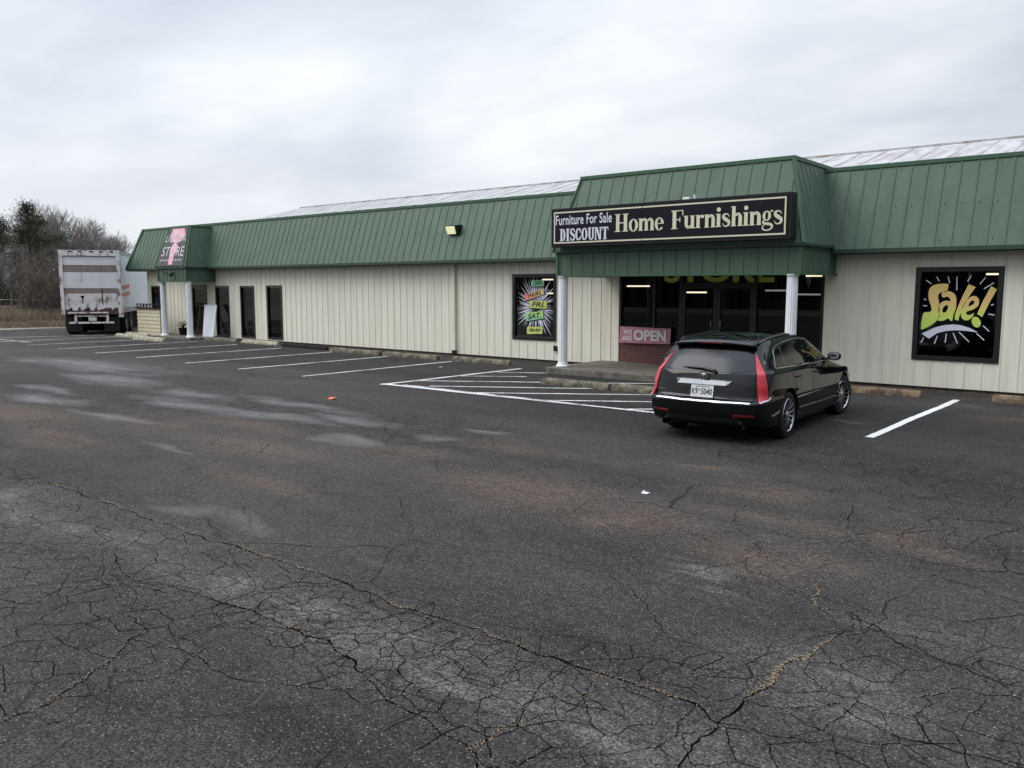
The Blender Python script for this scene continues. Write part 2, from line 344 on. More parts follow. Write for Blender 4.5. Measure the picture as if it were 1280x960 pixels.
rg = mth(t, 'SUBTRACT', .80, mth(t, 'MULTIPLY', dm, .42)); t.links.new(rg, p.inputs['Roughness'])
t.links.new(mth(t, 'MULTIPLY_ADD', dm, .62, .12), p.inputs['Specular IOR Level'])
hh = mth(t, 'SUBTRACT', mth(t, 'MULTIPLY_ADD', NT(150, 3.0, .7).outputs[0], .35, mth(t, 'MULTIPLY', fin.outputs[0], .9)), mth(t, 'MULTIPLY', cr, 1.4))
bp = N(t, 'ShaderNodeBump', i_Distance=.012); t.links.new(hh, bp.inputs['Height']); t.links.new(mth(t, 'SUBTRACT', .75, mth(t, 'MULTIPLY', dm, .5)), bp.inputs['Strength'])
t.links.new(bp.outputs[0], p.inputs['Normal'])
lot = mb.build('parking_lot', m, fix=False); tag(lot, kind='structure')
for k in BLOB:
    a = lot.data.attributes.new(k, 'FLOAT', 'POINT')
    vals = []
    for x, y, z in vs:
        q = noise.noise(Vector((x * .8, y * 1.6, 3.3))) * .5; q2 = noise.noise(Vector((x * .8, y * 1.6, 9.3))) * .35
        vals.append(blobv(k, x + q, y + q2))
    a.data.foreach_set('value', vals)

m = noisy('field', (.20, .155, .095), (.085, .085, .04), .35, .95, (1, 1, 1), .35, .65, bump=.4, bscale=6)
mb = MB(); mb.face([(-900, -900, -.04), (900, -900, -.04), (900, 900, -.04), (-900, 900, -.04)]); g = mb.build('ground', m); tag(g, kind='structure')
# gravel road beyond the asphalt
m = noisy('gravel', (.25, .215, .17), (.17, .145, .115), 3, .95, (1, 1, 1), .35, .65, bump=.4, bscale=30)
mb = MB(); mb.raw([(-75, -30, -.012), (-44, -30, -.012), (-44, 13, -.012), (-44, 19.5, -.012), (-40, 30, -.012), (-43, 34, -.012), (-56, 24, -.012), (-75, 14, -.012)], [tuple(range(8))])
tag(mb.build('gravel_road', m), kind='structure')

# painted lines (worn)
def paint(name, wear):
    m = mat(name, (.62, .62, .60), .7); t, p = nodes(m)
    co = N(t, 'ShaderNodeTexCoord').outputs['Object']
    n = N(t, 'ShaderNodeTexNoise', i_Scale=22.0, i_Detail=6.0, i_Roughness=.75); t.links.new(co, n.inputs['Vector'])
    n2 = N(t, 'ShaderNodeTexNoise', i_Scale=2.0, i_Detail=3.0); t.links.new(co, n2.inputs['Vector'])
    f = mth(t, 'ADD', n.outputs[0], mth(t, 'MULTIPLY_ADD', n2.outputs[0], .5, -.25))
    t.links.new(mix(t, ramp(t, [(wear - .05, 1.0), (wear + .05, 0.0)], f), (.62, .62, .60), (.07, .07, .07)), p.inputs['Base Color'])
    return m
P1 = paint('line_paint', .44); P2 = paint('worn_line_paint', .47); P0 = paint('fresh_line_paint', .25)
def line(a, b, w_=.11, mt=P1, z=.004):
    a = Vector((*a, z)); b = Vector((*b, z)); d = (b - a).normalized(); n = Vector((-d.y, d.x, 0))
    mb = MB(); k = max(2, int((b - a).length / .12)); L = []; R = []
    for i in range(k + 1):
        q = a.lerp(b, i / k); j = noise.noise(q * 5) * .012; wv_ = noise.noise(q * 1.1) * .02
        L.append(q + n * (w_ / 2 + j + wv_)); R.append(q - n * (w_ / 2 + noise.noise(q * 5 + Vector((9, 9, 9))) * .012 - wv_))
    mb.raw(L + R, [(i, i + 1, k + 2 + i, k + 1 + i) for i in range(k)])
    tag(mb.build('parking_line', mt), kind='structure')
line((-3.41, 12.0), (-3.33, 17.05), .12, P0)
for i, x in enumerate((-16.1, -18.75, -21.4, -24.15, -26.85, -29.6, -32.3, -35.1)):
    line((x + random.uniform(-.05, .05), 11.8), (x, 16.85), .1, P1 if i < 5 else P2)
line((-13.42, 11.85), (-13.3, 16.5), .12, P1)
line((-13.5, 11.95), (-6.3, 12.08), .13, P0, .008)
line((-13.0, 12.1), (-6.9, 12.02), .1, P2, .012)
for a, b in (((-13.19, 15.44), (-11.98, 16.1)), ((-13.34, 12.89), (-8.9, 15.8)), ((-12.44, 12.34), (-8.2, 15.0)), ((-10.99, 12.1), (-7.0, 14.8)), ((-9.25, 12.1), (-6.6, 13.9)), ((-7.43, 12.15), (-6.5, 12.9)), ((-13.3, 14.2), (-12.0, 15.1))):
    line(a, b, .09, P1)
line((-39, 10.8), (-36.5, 16.5), .1, P2)
line((-44.2, 12.2), (-34, 12.6), .1, P2)

# drawn-out cracks: jagged dark slots with grit in them
CR = [([(-9.43, 3.57), (-8.12, 3.57), (-6.47, 3.56), (-5.5, 3.62), (-4.64, 3.64), (-3.9, 3.57), (-3.38, 3.63), (-2.98, 3.61), (-2.63, 3.62), (-2.32, 3.63), (-2.03, 3.64), (-1.81, 3.66), (-1.64, 3.55)], .017, .9),
 ([(-1.64, 3.55), (-1.62, 3.38), (-1.62, 3.21), (-1.6, 3.1), (-1.54, 2.93), (-1.5, 2.6)], .016, 1.6),
 ([(-1.64, 3.55), (-1.62, 3.81), (-1.59, 4.05), (-1.62, 4.4), (-1.6, 4.52)], .016, 1.5),
 ([(-1.6, 4.52), (-1.54, 4.87), (-1.5, 5.21), (-1.6, 5.38), (-1.79, 5.31), (-2.01, 5.91)], .008, 1.2),
 ([(-5.22, 2.85), (-4.47, 2.92), (-3.9, 2.93), (-3.49, 2.86), (-3.15, 2.71), (-2.82, 2.68), (-2.57, 2.64), (-2.41, 2.6), (-2.28, 2.54), (-2.14, 2.44), (-1.7, 2.2)], .014, .55),
 ([(-4.32, 1.28), (-4.31, 1.34), (-4.34, 1.57), (-4.48, 1.79), (-4.54, 1.99), (-4.79, 2.2), (-4.81, 2.33), (-5.15, 2.37)], .011, .8),
 ([(-6.2, 1.89), (-6.08, 1.95), (-5.84, 2.06), (-5.99, 2.32), (-5.76, 2.61), (-5.28, 2.77)], .008, .5),
 ([(-1.64, 3.55), (-1.42, 3.63), (-1.28, 3.66), (-1.05, 3.64), (-.95, 3.64), (-.6, 3.5)], .009, .5),
 ([(-1.62, 3.81), (-1.45, 3.92), (-1.35, 4.0), (-1.23, 4.1), (-1.02, 4.0), (-.73, 4.0), (-.3, 4.1)], .008, .35),
 ([(-2.39, 3.6), (-2.28, 3.38), (-2.29, 3.16), (-2.41, 2.92), (-2.43, 2.63)], .008, .9),
 ([(-4.79, 2.2), (-4.3, 2.35), (-3.9, 2.3), (-3.5, 2.5), (-3.15, 2.71)], .007, .4),
 ([(-7.9, 3.56), (-7.3, 3.1), (-6.6, 2.95), (-5.9, 2.7), (-5.22, 2.85)], .007, .35),
 ([(-2.6, 3.62), (-2.3, 3.95), (-1.9, 4.1), (-1.62, 4.05)], .007, .2), ([(-1.81, 3.66), (-1.75, 3.2), (-2.0, 2.9), (-2.28, 2.54)], .006, .4),
 ([(-3.89, 6.6), (-2.79, 6.1), (-2.12, 6.03), (-1.75, 6.59), (-1.25, 6.88), (-.79, 6.92), (0, 7.1)], .006, .3),
 ([(-6.9, 11.5), (-8.4, 10.3), (-9.2, 9.4)], .007, .1), ([(-11.0, 10.2), (-9.6, 9.9), (-8.6, 9.3), (-7.4, 9.1)], .007, .1),
 ([(-.3, 8.2), (-1.3, 8.1), (-2.1, 8.7), (-2.9, 8.9), (-3.5, 9.4)], .008, .2), ([(-.2, 6.2), (-.9, 6.3), (-1.6, 6.59)], .007, .3), ([(-1.6, 5.38), (-1.1, 5.0), (-.5, 4.9), (0, 4.6)], .008, .2)]
ck = MB(); dbp = []
for ci_, (pts, wd, deb) in enumerate(CR):
    zc_ = .0028 + ci_ * .00012; P = [Vector((*q, zc_)) for q in pts]; fine = []
    for a, b in zip(P, P[1:]):
        k = max(1, int((b - a).length / .035))
        for i in range(k):
            q = a.lerp(b, i / k); q += Vector((noise.noise(q * 6) * .05 + random.uniform(-.008, .008), noise.noise(q * 6 + Vector((5, 0, 0))) * .04 + random.uniform(-.007, .007), 0)); q.z = zc_; fine.append(q)
    fine.append(P[-1]); L = []; R = []
    for i, q in enumerate(fine):
        d = (fine[min(i + 1, len(fine) - 1)] - fine[max(i - 1, 0)]).normalized(); n = Vector((-d.y, d.x, 0))
        w2 = wd * random.uniform(.25, 1.1) * (.6 + max(0, .8 + noise.noise(q * 3))) * .36
        L.append(q + n * w2); R.append(q - n * w2 * random.uniform(.5, 1))
        rich = max(0, .35 + 1.3 * noise.noise(q * 1.7 + Vector((2, 2, 2)))) * deb
        for _ in range(int(rich * 19 + random.random())):
            dbp.append(q + n * random.gauss(wd * .8, wd * 1.0) + d * random.uniform(-.02, .02))
    n = len(L); ck.raw(L + R, [(i, i + 1, n + i + 1, n + i) for i in range(n - 1)])
# alligator cells: Voronoi edges from a Delaunay triangulation, jittered and thinned
from mathutils.geometry import delaunay_2d_cdt
rv = random.Random(21)
def cells(x0, x1, y0, y1, sp, thr, wd, deb, stretch=1.0):
    P = []; y = y0
    while y < y1:
        x = x0
        while x < x1: P.append(Vector((x + rv.uniform(-.45, .45) * sp, y + rv.uniform(-.45, .45) * sp / stretch))); x += sp
        y += sp / stretch
    V, E_, F_, *_ = delaunay_2d_cdt(P, [], [], 0, 1e-6); cen = {}; adj = {}
    for fi, f in enumerate(F_):
        a, b, c = (V[i] for i in f); d = 2 * (a.x * (b.y - c.y) + b.x * (c.y - a.y) + c.x * (a.y - b.y))
        if abs(d) < 1e-6: continue
        ux = ((a.length_squared) * (b.y - c.y) + b.length_squared * (c.y - a.y) + c.length_squared * (a.y - b.y)) / d; uy = (a.length_squared * (c.x - b.x) + b.length_squared * (a.x - c.x) + c.length_squared * (b.x - a.x)) / d
        cen[fi] = Vector((ux, uy))
        for i in range(3): adj.setdefault(tuple(sorted((f[i], f[(i + 1) % 3]))), []).append(fi)
    for e, fl in adj.items():
        if len(fl) != 2 or fl[0] not in cen or fl[1] not in cen: continue
        a, b = cen[fl[0]], cen[fl[1]]; L_ = (b - a).length
        if L_ > sp * 2 or L_ < .01: continue
        m_ = (a + b) / 2; g_ = blobv('gator', m_.x, m_.y) + .25 * noise.noise(Vector((m_.x * 1.3, m_.y * 1.3, 1)))
        if g_ < thr or rv.random() < .1: continue
        if sp > .3 and -4.9 < m_.x < -2.3 and 2.72 < m_.y < 3.58: continue
        k = max(2, int(L_ / .03)); L = []; Q = []
        for i in range(k + 1):
            q = a.lerp(b, i / k); z_ = Vector((q.x * 9, q.y * 9, 4)); e_ = 1 if 0 < i < k else 0
            q = q + Vector((noise.noise(q.to_3d() * 5), noise.noise(q.to_3d() * 5 + Vector((7, 7, 7))))) * .035 + Vector((rv.uniform(-1, 1), rv.uniform(-1, 1))) * .006 * e_
            L.append(q)
        d = (b - a).normalized(); n_v = Vector((-d.y, d.x)); w0 = wd * rv.uniform(.4, 1.25)
        lo = [q + n_v * w0 * rv.uniform(.5, 1.2) for q in L]; hi = [q - n_v * w0 * rv.uniform(.5, 1.2) for q in L]; n = k + 1
        ck.raw([(q.x, q.y, .0022) for q in lo + hi], [(i, i + 1, n + i + 1, n + i) for i in range(k)])
        if rv.random() < deb:
            for q in L:
                for _ in range(rv.randint(0, 3)): dbp.append(Vector((q.x + rv.gauss(0, .006), q.y + rv.gauss(0, .006), .003)))
cells(-11, 0.2, 1.0, 5.6, .27, .40, .0026, .14, 1.2)
cells(-4.9, -2.3, 2.72, 3.58, .17, .28, .0025, .12, 1.2)
cells(-20, 1.5, 5.6, 11.5, .6, .40, .0036, .03, 1.3)
mat('crack_dark', (.002, .002, .002), .95, spec=0)
tag(ck.build('pavement_crack', MATS['crack_dark'], fix=False), kind='structure')
noisy('chaff', (.44, .33, .20), (.17, .12, .08), 260, .9, (1, 1, 1), .4, .6); noisy('pebble', (.30, .28, .25), (.13, .12, .11), 45, .9, (1, 1, 1), .45, .55)
def shard(mb, c, r, flat=.5):
    a = random.random() * 6.28; v = []
    e = random.uniform(.45, 1)
    for k in range(5):
        t_ = a + k * 1.2566; q = r * random.uniform(.7, 1.1)
        x, y = q * cos(t_ - a), q * e * sin(t_ - a)
        v.append((c[0] + x * cos(a) - y * sin(a), c[1] + x * sin(a) + y * cos(a), c[2] + r * .05))
    v.append((c[0], c[1], c[2] + r * flat))
    mb.raw(v, [(k, (k + 1) % 5, 5) for k in range(5)])
db = MB()
for q in dbp: shard(db, (q.x, q.y, .004), random.uniform(.0015, .0050), .6)
tag(db.build('leaf_litter', MATS['chaff'], fix=False), 'tan grit and seed chaff lying in the asphalt cracks', 'debris', kind='stuff')
pb = MB()
for _ in range(6500):
    r_ = random.random() ** .6; y = 1.0 + 9.5 * r_; x = random.uniform(-1.4 - y * 1.9, .35 - .12 * y)
    if noise.noise(Vector((x * .7, y * .9, 0))) + random.uniform(-.35, .35) < -.05: continue
    shard(pb, (x, y, .001), random.uniform(.0014, .0052) * (1 + .05 * y), .7)
tag(pb.build('loose_gravel', MATS['pebble'], fix=False), 'loose pale gravel scattered over the asphalt', 'gravel', kind='stuff')
# dirt and leaves piled against the wall foot
lf = MB()
for _ in range(5200):
    x = random.uniform(-36, 0); y = 18.42 - abs(random.gauss(0, .28))
    if -12.2 < x < -6 : continue
    shard(lf, (x, y, .004), random.uniform(.012, .04), random.uniform(.2, .9))
noisy('leaf', (.075, .048, .03), (.03, .024, .018), 30, .9)
tag(lf.build('dead_leaves', MATS['leaf'], fix=False), 'dark dead leaves and dirt gathered along the foot of the siding', 'leaves', kind='stuff')

# concrete slab under the canopy
mb = MB(); mb.m(MATS['concrete']); mb.box(-12.15, -5.95, 16.02, 18.47, -.02, .148)
s = mb.build('sidewalk', bevel=.02); tag(s, kind='structure')
mb = MB(); mb.m(MATS['concrete']); mb.box(-33.4, -30.3, 16.95, 18.47, -.02, .09)
s = mb.build('sidewalk', bevel=.02); tag(s, kind='structure')

# ------------------------------------------------------------------ building
B = thing('store_building', 'long beige metal shop building with green mansard roof and two pillared entrances', 'building', (-20, 18.5, 0))
BI = Matrix.Translation((20, -18.5, 0))
def bb(mb, name, material=None, parent=None, **k):
    """build with world coordinates, then parent to the building (or a part of it)"""
    o = mb.build(name, material, None, **k); o.parent = parent or B
    o.matrix_parent_inverse = BI
    if parent: o.matrix_parent_inverse = Matrix.Identity(4)
    return o
WY = 18.5
OPEN_ = [(-36.1, -35.35, .9, 2.1), (-32.7, -31.55, .09, 2.13), (-30.87, -29.93, .10, 2.1), (-29.08, -28.18, .12, 2.1), (-27.3, -26.38, .13, 2.12), (-15.2, -13.68, .61, 2.43), (-11.62, -6.33, .148, 2.42), (-4.48, -2.94, .62, 2.47)]
X0, X1 = -36.4, 9.0
ZB, ZT = .05, 2.95
mb = MB(); mb.m(MATS['siding'])
xs = sorted({X0, X1, *[o[0] for o in OPEN_], *[o[1] for o in OPEN_]})
def free(x):
    for a, b, z0, z1 in OPEN_:
        if a < x < b: return [(ZB, z0), (z1, ZT)]
    return [(ZB, ZT)]
for a, b in zip(xs, xs[1:]):
    for z0, z1 in free((a + b) / 2):
        if z1 - z0 > .01: mb.face([(a, WY, z0), (b, WY, z0), (b, WY, z1), (a, WY, z1)])
# ribs every 310 mm with two faint stiffening ribs between
x = X1 - .12
while x > X0 + .03:
    for z0, z1 in free(x):
        if z1 - z0 > .03:
            mb.raw([(x - .022, WY + .001, z0), (x - .012, WY - .014, z0), (x + .012, WY - .014, z0), (x + .022, WY + .001, z0), (x - .022, WY + .001, z1), (x - .012, WY - .014, z1), (x + .012, WY - .014, z1), (x + .022, WY + .001, z1)],
                   [(0, 1, 5, 4), (1, 2, 6, 5), (2, 3, 7, 6), (0, 1, 2, 3), (4, 5, 6, 7)])
    x -= .31
# end wall and thickness behind
mb.face([(X0, WY, ZB), (X0, 42, ZB), (X0, 42, ZT), (X0, WY, ZT)])
mb.face([(X1, WY, ZB), (X1, 42, ZB), (X1, 42, ZT), (X1, WY, ZT)])
mb.face([(X0, 42, ZB), (X1, 42, ZB), (X1, 42, ZT), (X0, 42, ZT)])
bb(mb, 'siding_wall')
mb = MB(); mb.m(MATS['foundation'])
for a, b in ((X0 - .0, -32.71), (-31.54, -11.63), (-6.32, X1)): mb.box(a, b, WY - .045, WY + .1, -.02, .052)
bb(mb, 'foundation')
# corner trims
for q_ in ((X0 - .03, X0 + .09, WY - .035, WY + .12, ZB, 2.74), (-11.72, -11.615, WY - .035, WY + .02, .15, 2.42), (-6.335, -6.24, WY - .035, WY + .02, .15, 2.42)):
    mb = MB(); mb.m(MATS['siding']); mb.box(*q_); bb(mb, 'corner_trim')

# mansard: flat sheet plus standing ribs
def ribbed(mb, bl, br, tr, tl, sp=.305, h=.015, phase=.1, wd=.02):
    bl, br, tr, tl = map(Vector, (bl, br, tr, tl))
    mb.face([bl, br, tr, tl])
    u = (br - bl); L = u.length; u.normalize(); n = u.cross(tl - bl).normalized(); v = n.cross(u).normalized()
    Vh = (tl - bl).dot(v); tl_u = (tl - bl).dot(u); tr_u = (tr - bl).dot(u)
    if n.y > 0 and abs(n.y) > .3: n = -n
    x = min(0, tl_u) + phase
    while x < max(L, tr_u):
        v0 = 0; v1 = Vh
        if tl_u > 0 and x < tl_u: v1 = Vh * x / tl_u
        if tl_u < 0 and x < 0: v0 = Vh * x / tl_u
        if tr_u < L and x > tr_u: v1 = min(v1, Vh * (L - x) / (L - tr_u))
        if tr_u > L and x > L: v0 = Vh * (x - L) / (tr_u - L)
        if v1 - v0 > .05:
            c0 = bl + u * x + v * v0; c1 = bl + u * x + v * v1; a = u * wd
            mb.raw([c0 - a, c0 - a * .5 + n * h, c0 + a * .5 + n * h, c0 + a, c1 - a, c1 - a * .5 + n * h, c1 + a * .5 + n * h, c1 + a],
                   [(0, 1, 5, 4), (1, 2, 6, 5), (2, 3, 7, 6), (0, 1, 2, 3), (4, 5, 6, 7)])
        x += sp
EB, ET = 2.87, 4.58       # eave and top heights
YB, YT = 18.05, 18.62
mb = MB(); mb.m(MATS['green'])
ribbed(mb, (-37.45, YB, EB), (X1, YB, EB), (X1, YT, ET), (-36.85, YT, ET))
ribbed(mb, (-37.45, 42, EB), (-37.45, YB, EB), (-36.85, YT, ET), (-36.85, 42, ET))
bb(mb, 'mansard')
mb = MB(); mb.m(MATS['green_edge']); x = X1 - .2; k = 0
while x > -36.9:
    for f_ in ((.5,) if k % 3 else (.5, .08, .94)):
        y_, z_ = YB + (YT - YB) * f_ - .004, EB + (ET - EB) * f_; mb.hexa([(x - .009, y_ - .006, z_ - .009), (x + .009, y_ - .006, z_ - .009), (x + .009, y_ + .01, z_ - .009), (x - .009, y_ + .01, z_ - .009), (x - .009, y_ - .006, z_ + .009), (x + .009, y_ - .006, z_ + .009), (x + .009, y_ + .01, z_ + .009), (x - .009, y_ + .01, z_ + .009)])
    x -= .305; k += 1
bb(mb, 'screws')['kind'] = 'stuff'
mb = MB(); mb.m(MATS['green_trim'])
mb.box(-36.9, X1, YT - .03, YT + .16, ET - .01, ET + .07); mb.box(-36.9, -36.75, YT - .03, 42, ET - .01, ET + .07)
mb.m(MATS['green_edge'])
mb.box(-37.5, X1, YB - .028, YB + .03, EB - .075, EB + .006); mb.box(-37.5, -37.44, YB - .028, 42, EB - .075, EB + .006)
mb.m(MATS['green_trim']); mb.bar((-37.46, YB - .02, EB), (-36.86, YT - .02, ET + .03), .1, .05, (0, 1, 0))
mb.bar((-36.86, YT - .02, ET), (-37.46, YB - .02, EB), .05, .1, (1, 0, 0))
bb(mb, 'fascia_trim')
mb = MB(); mb.m(MATS['soffit']); mb.box(-37.44, X1, YB + .03, WY + .2, EB - .10, EB - .075); mb.box(-37.44, X0, WY + .2, 42, EB - .10, EB - .075)
bb(mb, 'soffit')
# low gable roof: pale rusted metal
RY, RZ = 22.3, 5.47
mb = MB(); mb.m(MATS['roof_metal'])
ribbed(mb, (-30.2, YT + .15, 4.5), (X1, YT + .15, 4.5), (X1, RY, RZ), (-30.2, RY, RZ), .61, .016, .2)
mb.face([(-30.2, RY, RZ), (X1, RY, RZ), (X1, 42, 4.0), (-30.2, 42, 4.0)])
mb.face([(-30.2, YT + .15, 4.5), (-30.2, RY, RZ), (-30.2, 42, 4.0), (-30.2, 42, 3.0), (-30.2, YT + .15, 3.0)])
mb.face([(-36.8, YT + .1, 4.5), (-30.2, YT + .1, 4.5), (-30.2, 42, 4.4), (-36.8, 42, 4.4)])
mb.face([(X1, YT, 3), (X1, YT, 4.5), (X1, RY, RZ), (X1, 42, 4.0), (X1, 42, 3)])
rf = bb(mb, 'roof')
mb = MB(); mb.m(MATS['roof_metal']); mb.box(-30.2, X1, RY - .06, RY + .06, RZ - .01, RZ + .03); bb(mb, 'ridge_cap', parent=rf)

def canopy(xl, xr, yb, yt, xtl, xtr, zb, zt, band, ybk=None):
    mb = MB(); mb.m(MATS['green'])
    ribbed(mb, (xl, yb, zb), (xr, yb, zb), (xtr, yt, zt), (xtl, yt, zt), .31)
    ribbed(mb, (xr, yb, zb), (xr, YB + .1, zb), (xtr, YT + .1, zt), (xtr, yt, zt), .25, phase=.12)
    ribbed(mb, (xl, YB + .1, zb), (xl, yb, zb), (xtl, yt, zt), (xtl, YT + .1, zt), .25, phase=.12)
    mb.face([(xtl, yt, zt), (xtr, yt, zt), (xtr, YT + .6, zt), (xtl, YT + .6, zt)])
    mb.face([(xtl, YT + .6, zt), (xtr, YT + .6, zt), (xtr, YT + .6, zt - .6), (xtl, YT + .6, zt - .6)])
    cn = bb(mb, 'canopy')
    mb = MB(); mb.m(MATS['green'])
    a, b = xl + .07, xr - .07; yf = yb + .07
    ribbed(mb, (a, yf, band), (b, yf, band), (b, yf, zb - .03), (a, yf, zb - .03), .31)
    ribbed(mb, (b, yf, band), (b, WY - .026, band), (b, WY - .026, zb - .03), (b, yf, zb - .03), .31)
    ribbed(mb, (a, WY - .026, band), (a, yf, band), (a, yf, zb - .03), (a, WY - .026, zb - .03), .31)
    bb(mb, 'canopy_band', parent=cn)
    mb = MB(); mb.m(MATS['green_trim'])
    mb.box(xtl - .03, xtr + .03, yt - .03, yt + .1, zt - .01, zt + .065)
    mb.box(xtr - .08, xtr + .03, yt + .1, YT + .6, zt - .01, zt + .065); mb.box(xtl - .03, xtl + .08, yt + .1, YT + .6, zt - .01, zt + .065)
    mb.bar((xr, yb, zb), (xtr, yt, zt), .07, .07); mb.bar((xl, yb, zb), (xtl, yt, zt), .07, .07)
    mb.box(b - .04, b + .03, yf - .03, yf + .04, band, zb - .05); mb.box(a - .03, a + .04, yf - .03, yf + .04, band, zb - .05)
    mb.box(a - .02, b + .02, yf - .034, yf + .1, band - .03, band + .012); mb.box(b - .02, b + .036, yf + .1, WY - .03, band - .03, band + .012); mb.box(a - .036, a + .02, yf + .1, WY - .03, band - .03, band + .012)
    mb.m(MATS['green_edge']); mb.box(xl - .02, xr + .02, yb - .02, yb + .06, zb - .05, zb + .004)
    mb.box(xr - .04, xr + .022, yb + .06, WY - .45, zb - .05, zb + .004)
    bb(mb, 'canopy_trim', parent=cn)
    mb = MB(); mb.m(MATS['soffit']); mb.box(a + .03, b - .03, yf + .03, WY - .03, band - .012, band + .02); bb(mb, 'canopy_soffit', parent=cn)
    return cn
canopy(-12.12, -6.04, 16.28, 16.82, -11.68, -6.50, 2.95, 4.66, 2.36)
canopy(-33.05, -30.72, 17.12, 17.66, -32.66, -31.14, 2.87, 4.46, 2.31)

def column(x, y, z0, z1, r):
    mb = MB(); mb.m(MATS['white_paint']); n = 32
    vs = []; zz = [z0 + .10, z1 - .05]
    for z in zz:
        for k in range(n):
            t_ = 2 * pi * k / n; rr = (r if k % 2 else r * .93) * (1.0 if z < 1 else .94); vs.append((x + rr * cos(t_), y + rr * sin(t_), z))
    mb.raw(vs, [(k, (k + 1) % n, n + (k + 1) % n, n + k) for k in range(n)])
    mb.lathe([(0, 0), (r * 1.45, 0), (r * 1.45, .025), (r * 1.15, .05), (r * 1.02, .105), (r * .9, .11)], (x, y, z0), n=24)
    mb.lathe([(r * .9, 0), (r * 1.15, .02), (r * 1.2, .05), (0, .05)], (x, y, z1 - .05), n=24)
    c = bb(mb, 'column'); return c
column(-11.93, 16.43, .15, 2.345, .115); column(-6.28, 16.43, .15, 2.345, .115)
column(-32.85, 17.3, .09, 2.3, .115); column(-30.86, 17.3, .09, 2.3, .115)

# windows: frame, pane and what is stuck to the glass
def window(x0, x1, z0, z1, fw=.075, gl='shop_glass', label=None, y=WY):
    mb = MB(); mb.m(MATS['dark_frame'])
    a, b = y - .03, y + .07
    mb.box(x0 - .02, x0 + fw, a, b, z0 - .02, z1 + .02); mb.box(x1 - fw, x1 + .02, a, b, z0 - .02, z1 + .02)
    mb.box(x0 + fw, x1 - fw, a, b, z0 - .02, z0 + fw); mb.box(x0 + fw, x1 - fw, a, b, z1 - fw, z1 + .02)
    w_ = bb(mb, 'window')
    if label: w_['label'] = label
    mb = MB(); mb.m(MATS[gl]); mb.face([(x0 + fw, y + .03, z0 + fw), (x1 - fw, y + .03, z0 + fw), (x1 - fw, y + .03, z1 - fw), (x0 + fw, y + .03, z1 - fw)])
    bb(mb, 'pane', parent=w_); return w_
window(-36.1, -35.35, .9, 2.1, .05, 'dark_glass')
for x0, x1, z0, z1 in OPEN_[2:5]: window(x0, x1, z0, z1, .05, 'dark_glass', 'tall narrow dark window')
wh = window(*OPEN_[5], label='dark window painted with opening days'); ws = window(*OPEN_[7], label='dark window with painted sale lettering')

SALE = {'S': [(-3.894, 2.145), (-3.923, 1.988), (-3.999, 1.987), (-4.059, 1.953), (-4.072, 1.885), (-4.036, 1.727), (-4.031, 1.568), (-4.042, 1.466), (-4.08, 1.397), (-4.17, 1.314), (-4.252, 1.266), (-4.356, 1.228), (-4.331, 1.551), (-4.226, 1.576), (-4.176, 1.623), (-4.191, 1.702), (-4.241, 1.838), (-4.254, 1.975), (-4.232, 2.066), (-4.172, 2.123), (-4.08, 2.15)], 'a': [(-4.005, 1.92), (-3.998, 1.976), (-3.918, 2.01), (-3.825, 1.988), (-3.76, 1.933), (-3.73, 1.821), (-3.735, 1.664), (-3.769, 1.54), (-3.792, 1.404), (-3.866, 1.459), (-3.946, 1.412), (-4.039, 1.409), (-4.049, 1.466), (-4.019, 1.501), (-4.049, 1.591), (-4.045, 1.704), (-3.998, 1.784), (-3.917, 1.819), (-3.845, 1.802), (-3.858, 1.865), (-3.911, 1.898), (-3.972, 1.875)], 'ah': [(-3.902, 1.729), (-3.961, 1.683), (-3.977, 1.604), (-3.955, 1.575), (-3.905, 1.594), (-3.878, 1.662), (-3.881, 1.718)], 'l': [(-3.532, 2.144), (-3.406, 2.089), (-3.535, 1.856), (-3.605, 1.689), (-3.657, 1.531), (-3.675, 1.419), (-3.743, 1.439), (-3.739, 1.552), (-3.688, 1.732), (-3.619, 1.933)], 'e': [(-3.458, 1.908), (-3.379, 1.902), (-3.332, 1.836), (-3.339, 1.726), (-3.424, 1.647), (-3.521, 1.612), (-3.549, 1.578), (-3.516, 1.534), (-3.448, 1.547), (-3.41, 1.581), (-3.425, 1.503), (-3.501, 1.434), (-3.571, 1.433), (-3.624, 1.487), (-3.639, 1.576), (-3.607, 1.711), (-3.553, 1.823)], 'eh': [(-3.454, 1.824), (-3.413, 1.813), (-3.42, 1.758), (-3.468, 1.724), (-3.51, 1.701), (-3.5, 1.768)], 'x': [(-3.138, 2.107), (-3.034, 2.041), (-3.139, 1.805), (-3.257, 1.5), (-3.349, 1.56), (-3.274, 1.782)], 'dot': [(-3.277, 1.4), (-3.276, 1.349), (-3.295, 1.31), (-3.328, 1.293), (-3.369, 1.301), (-3.406, 1.333), (-3.431, 1.381), (-3.438, 1.433), (-3.424, 1.477), (-3.394, 1.501), (-3.354, 1.5), (-3.315, 1.474), (-3.286, 1.43)], 'w': [(-4.341, 1.136), (-4.197, 1.038), (-4.046, 1.158), (-3.883, 1.205), (-3.721, 1.226), (-3.539, 1.221), (-3.308, 1.195), (-3.462, 1.279), (-3.625, 1.33), (-3.768, 1.342), (-3.931, 1.321), (-4.094, 1.271), (-4.237, 1.193)]}
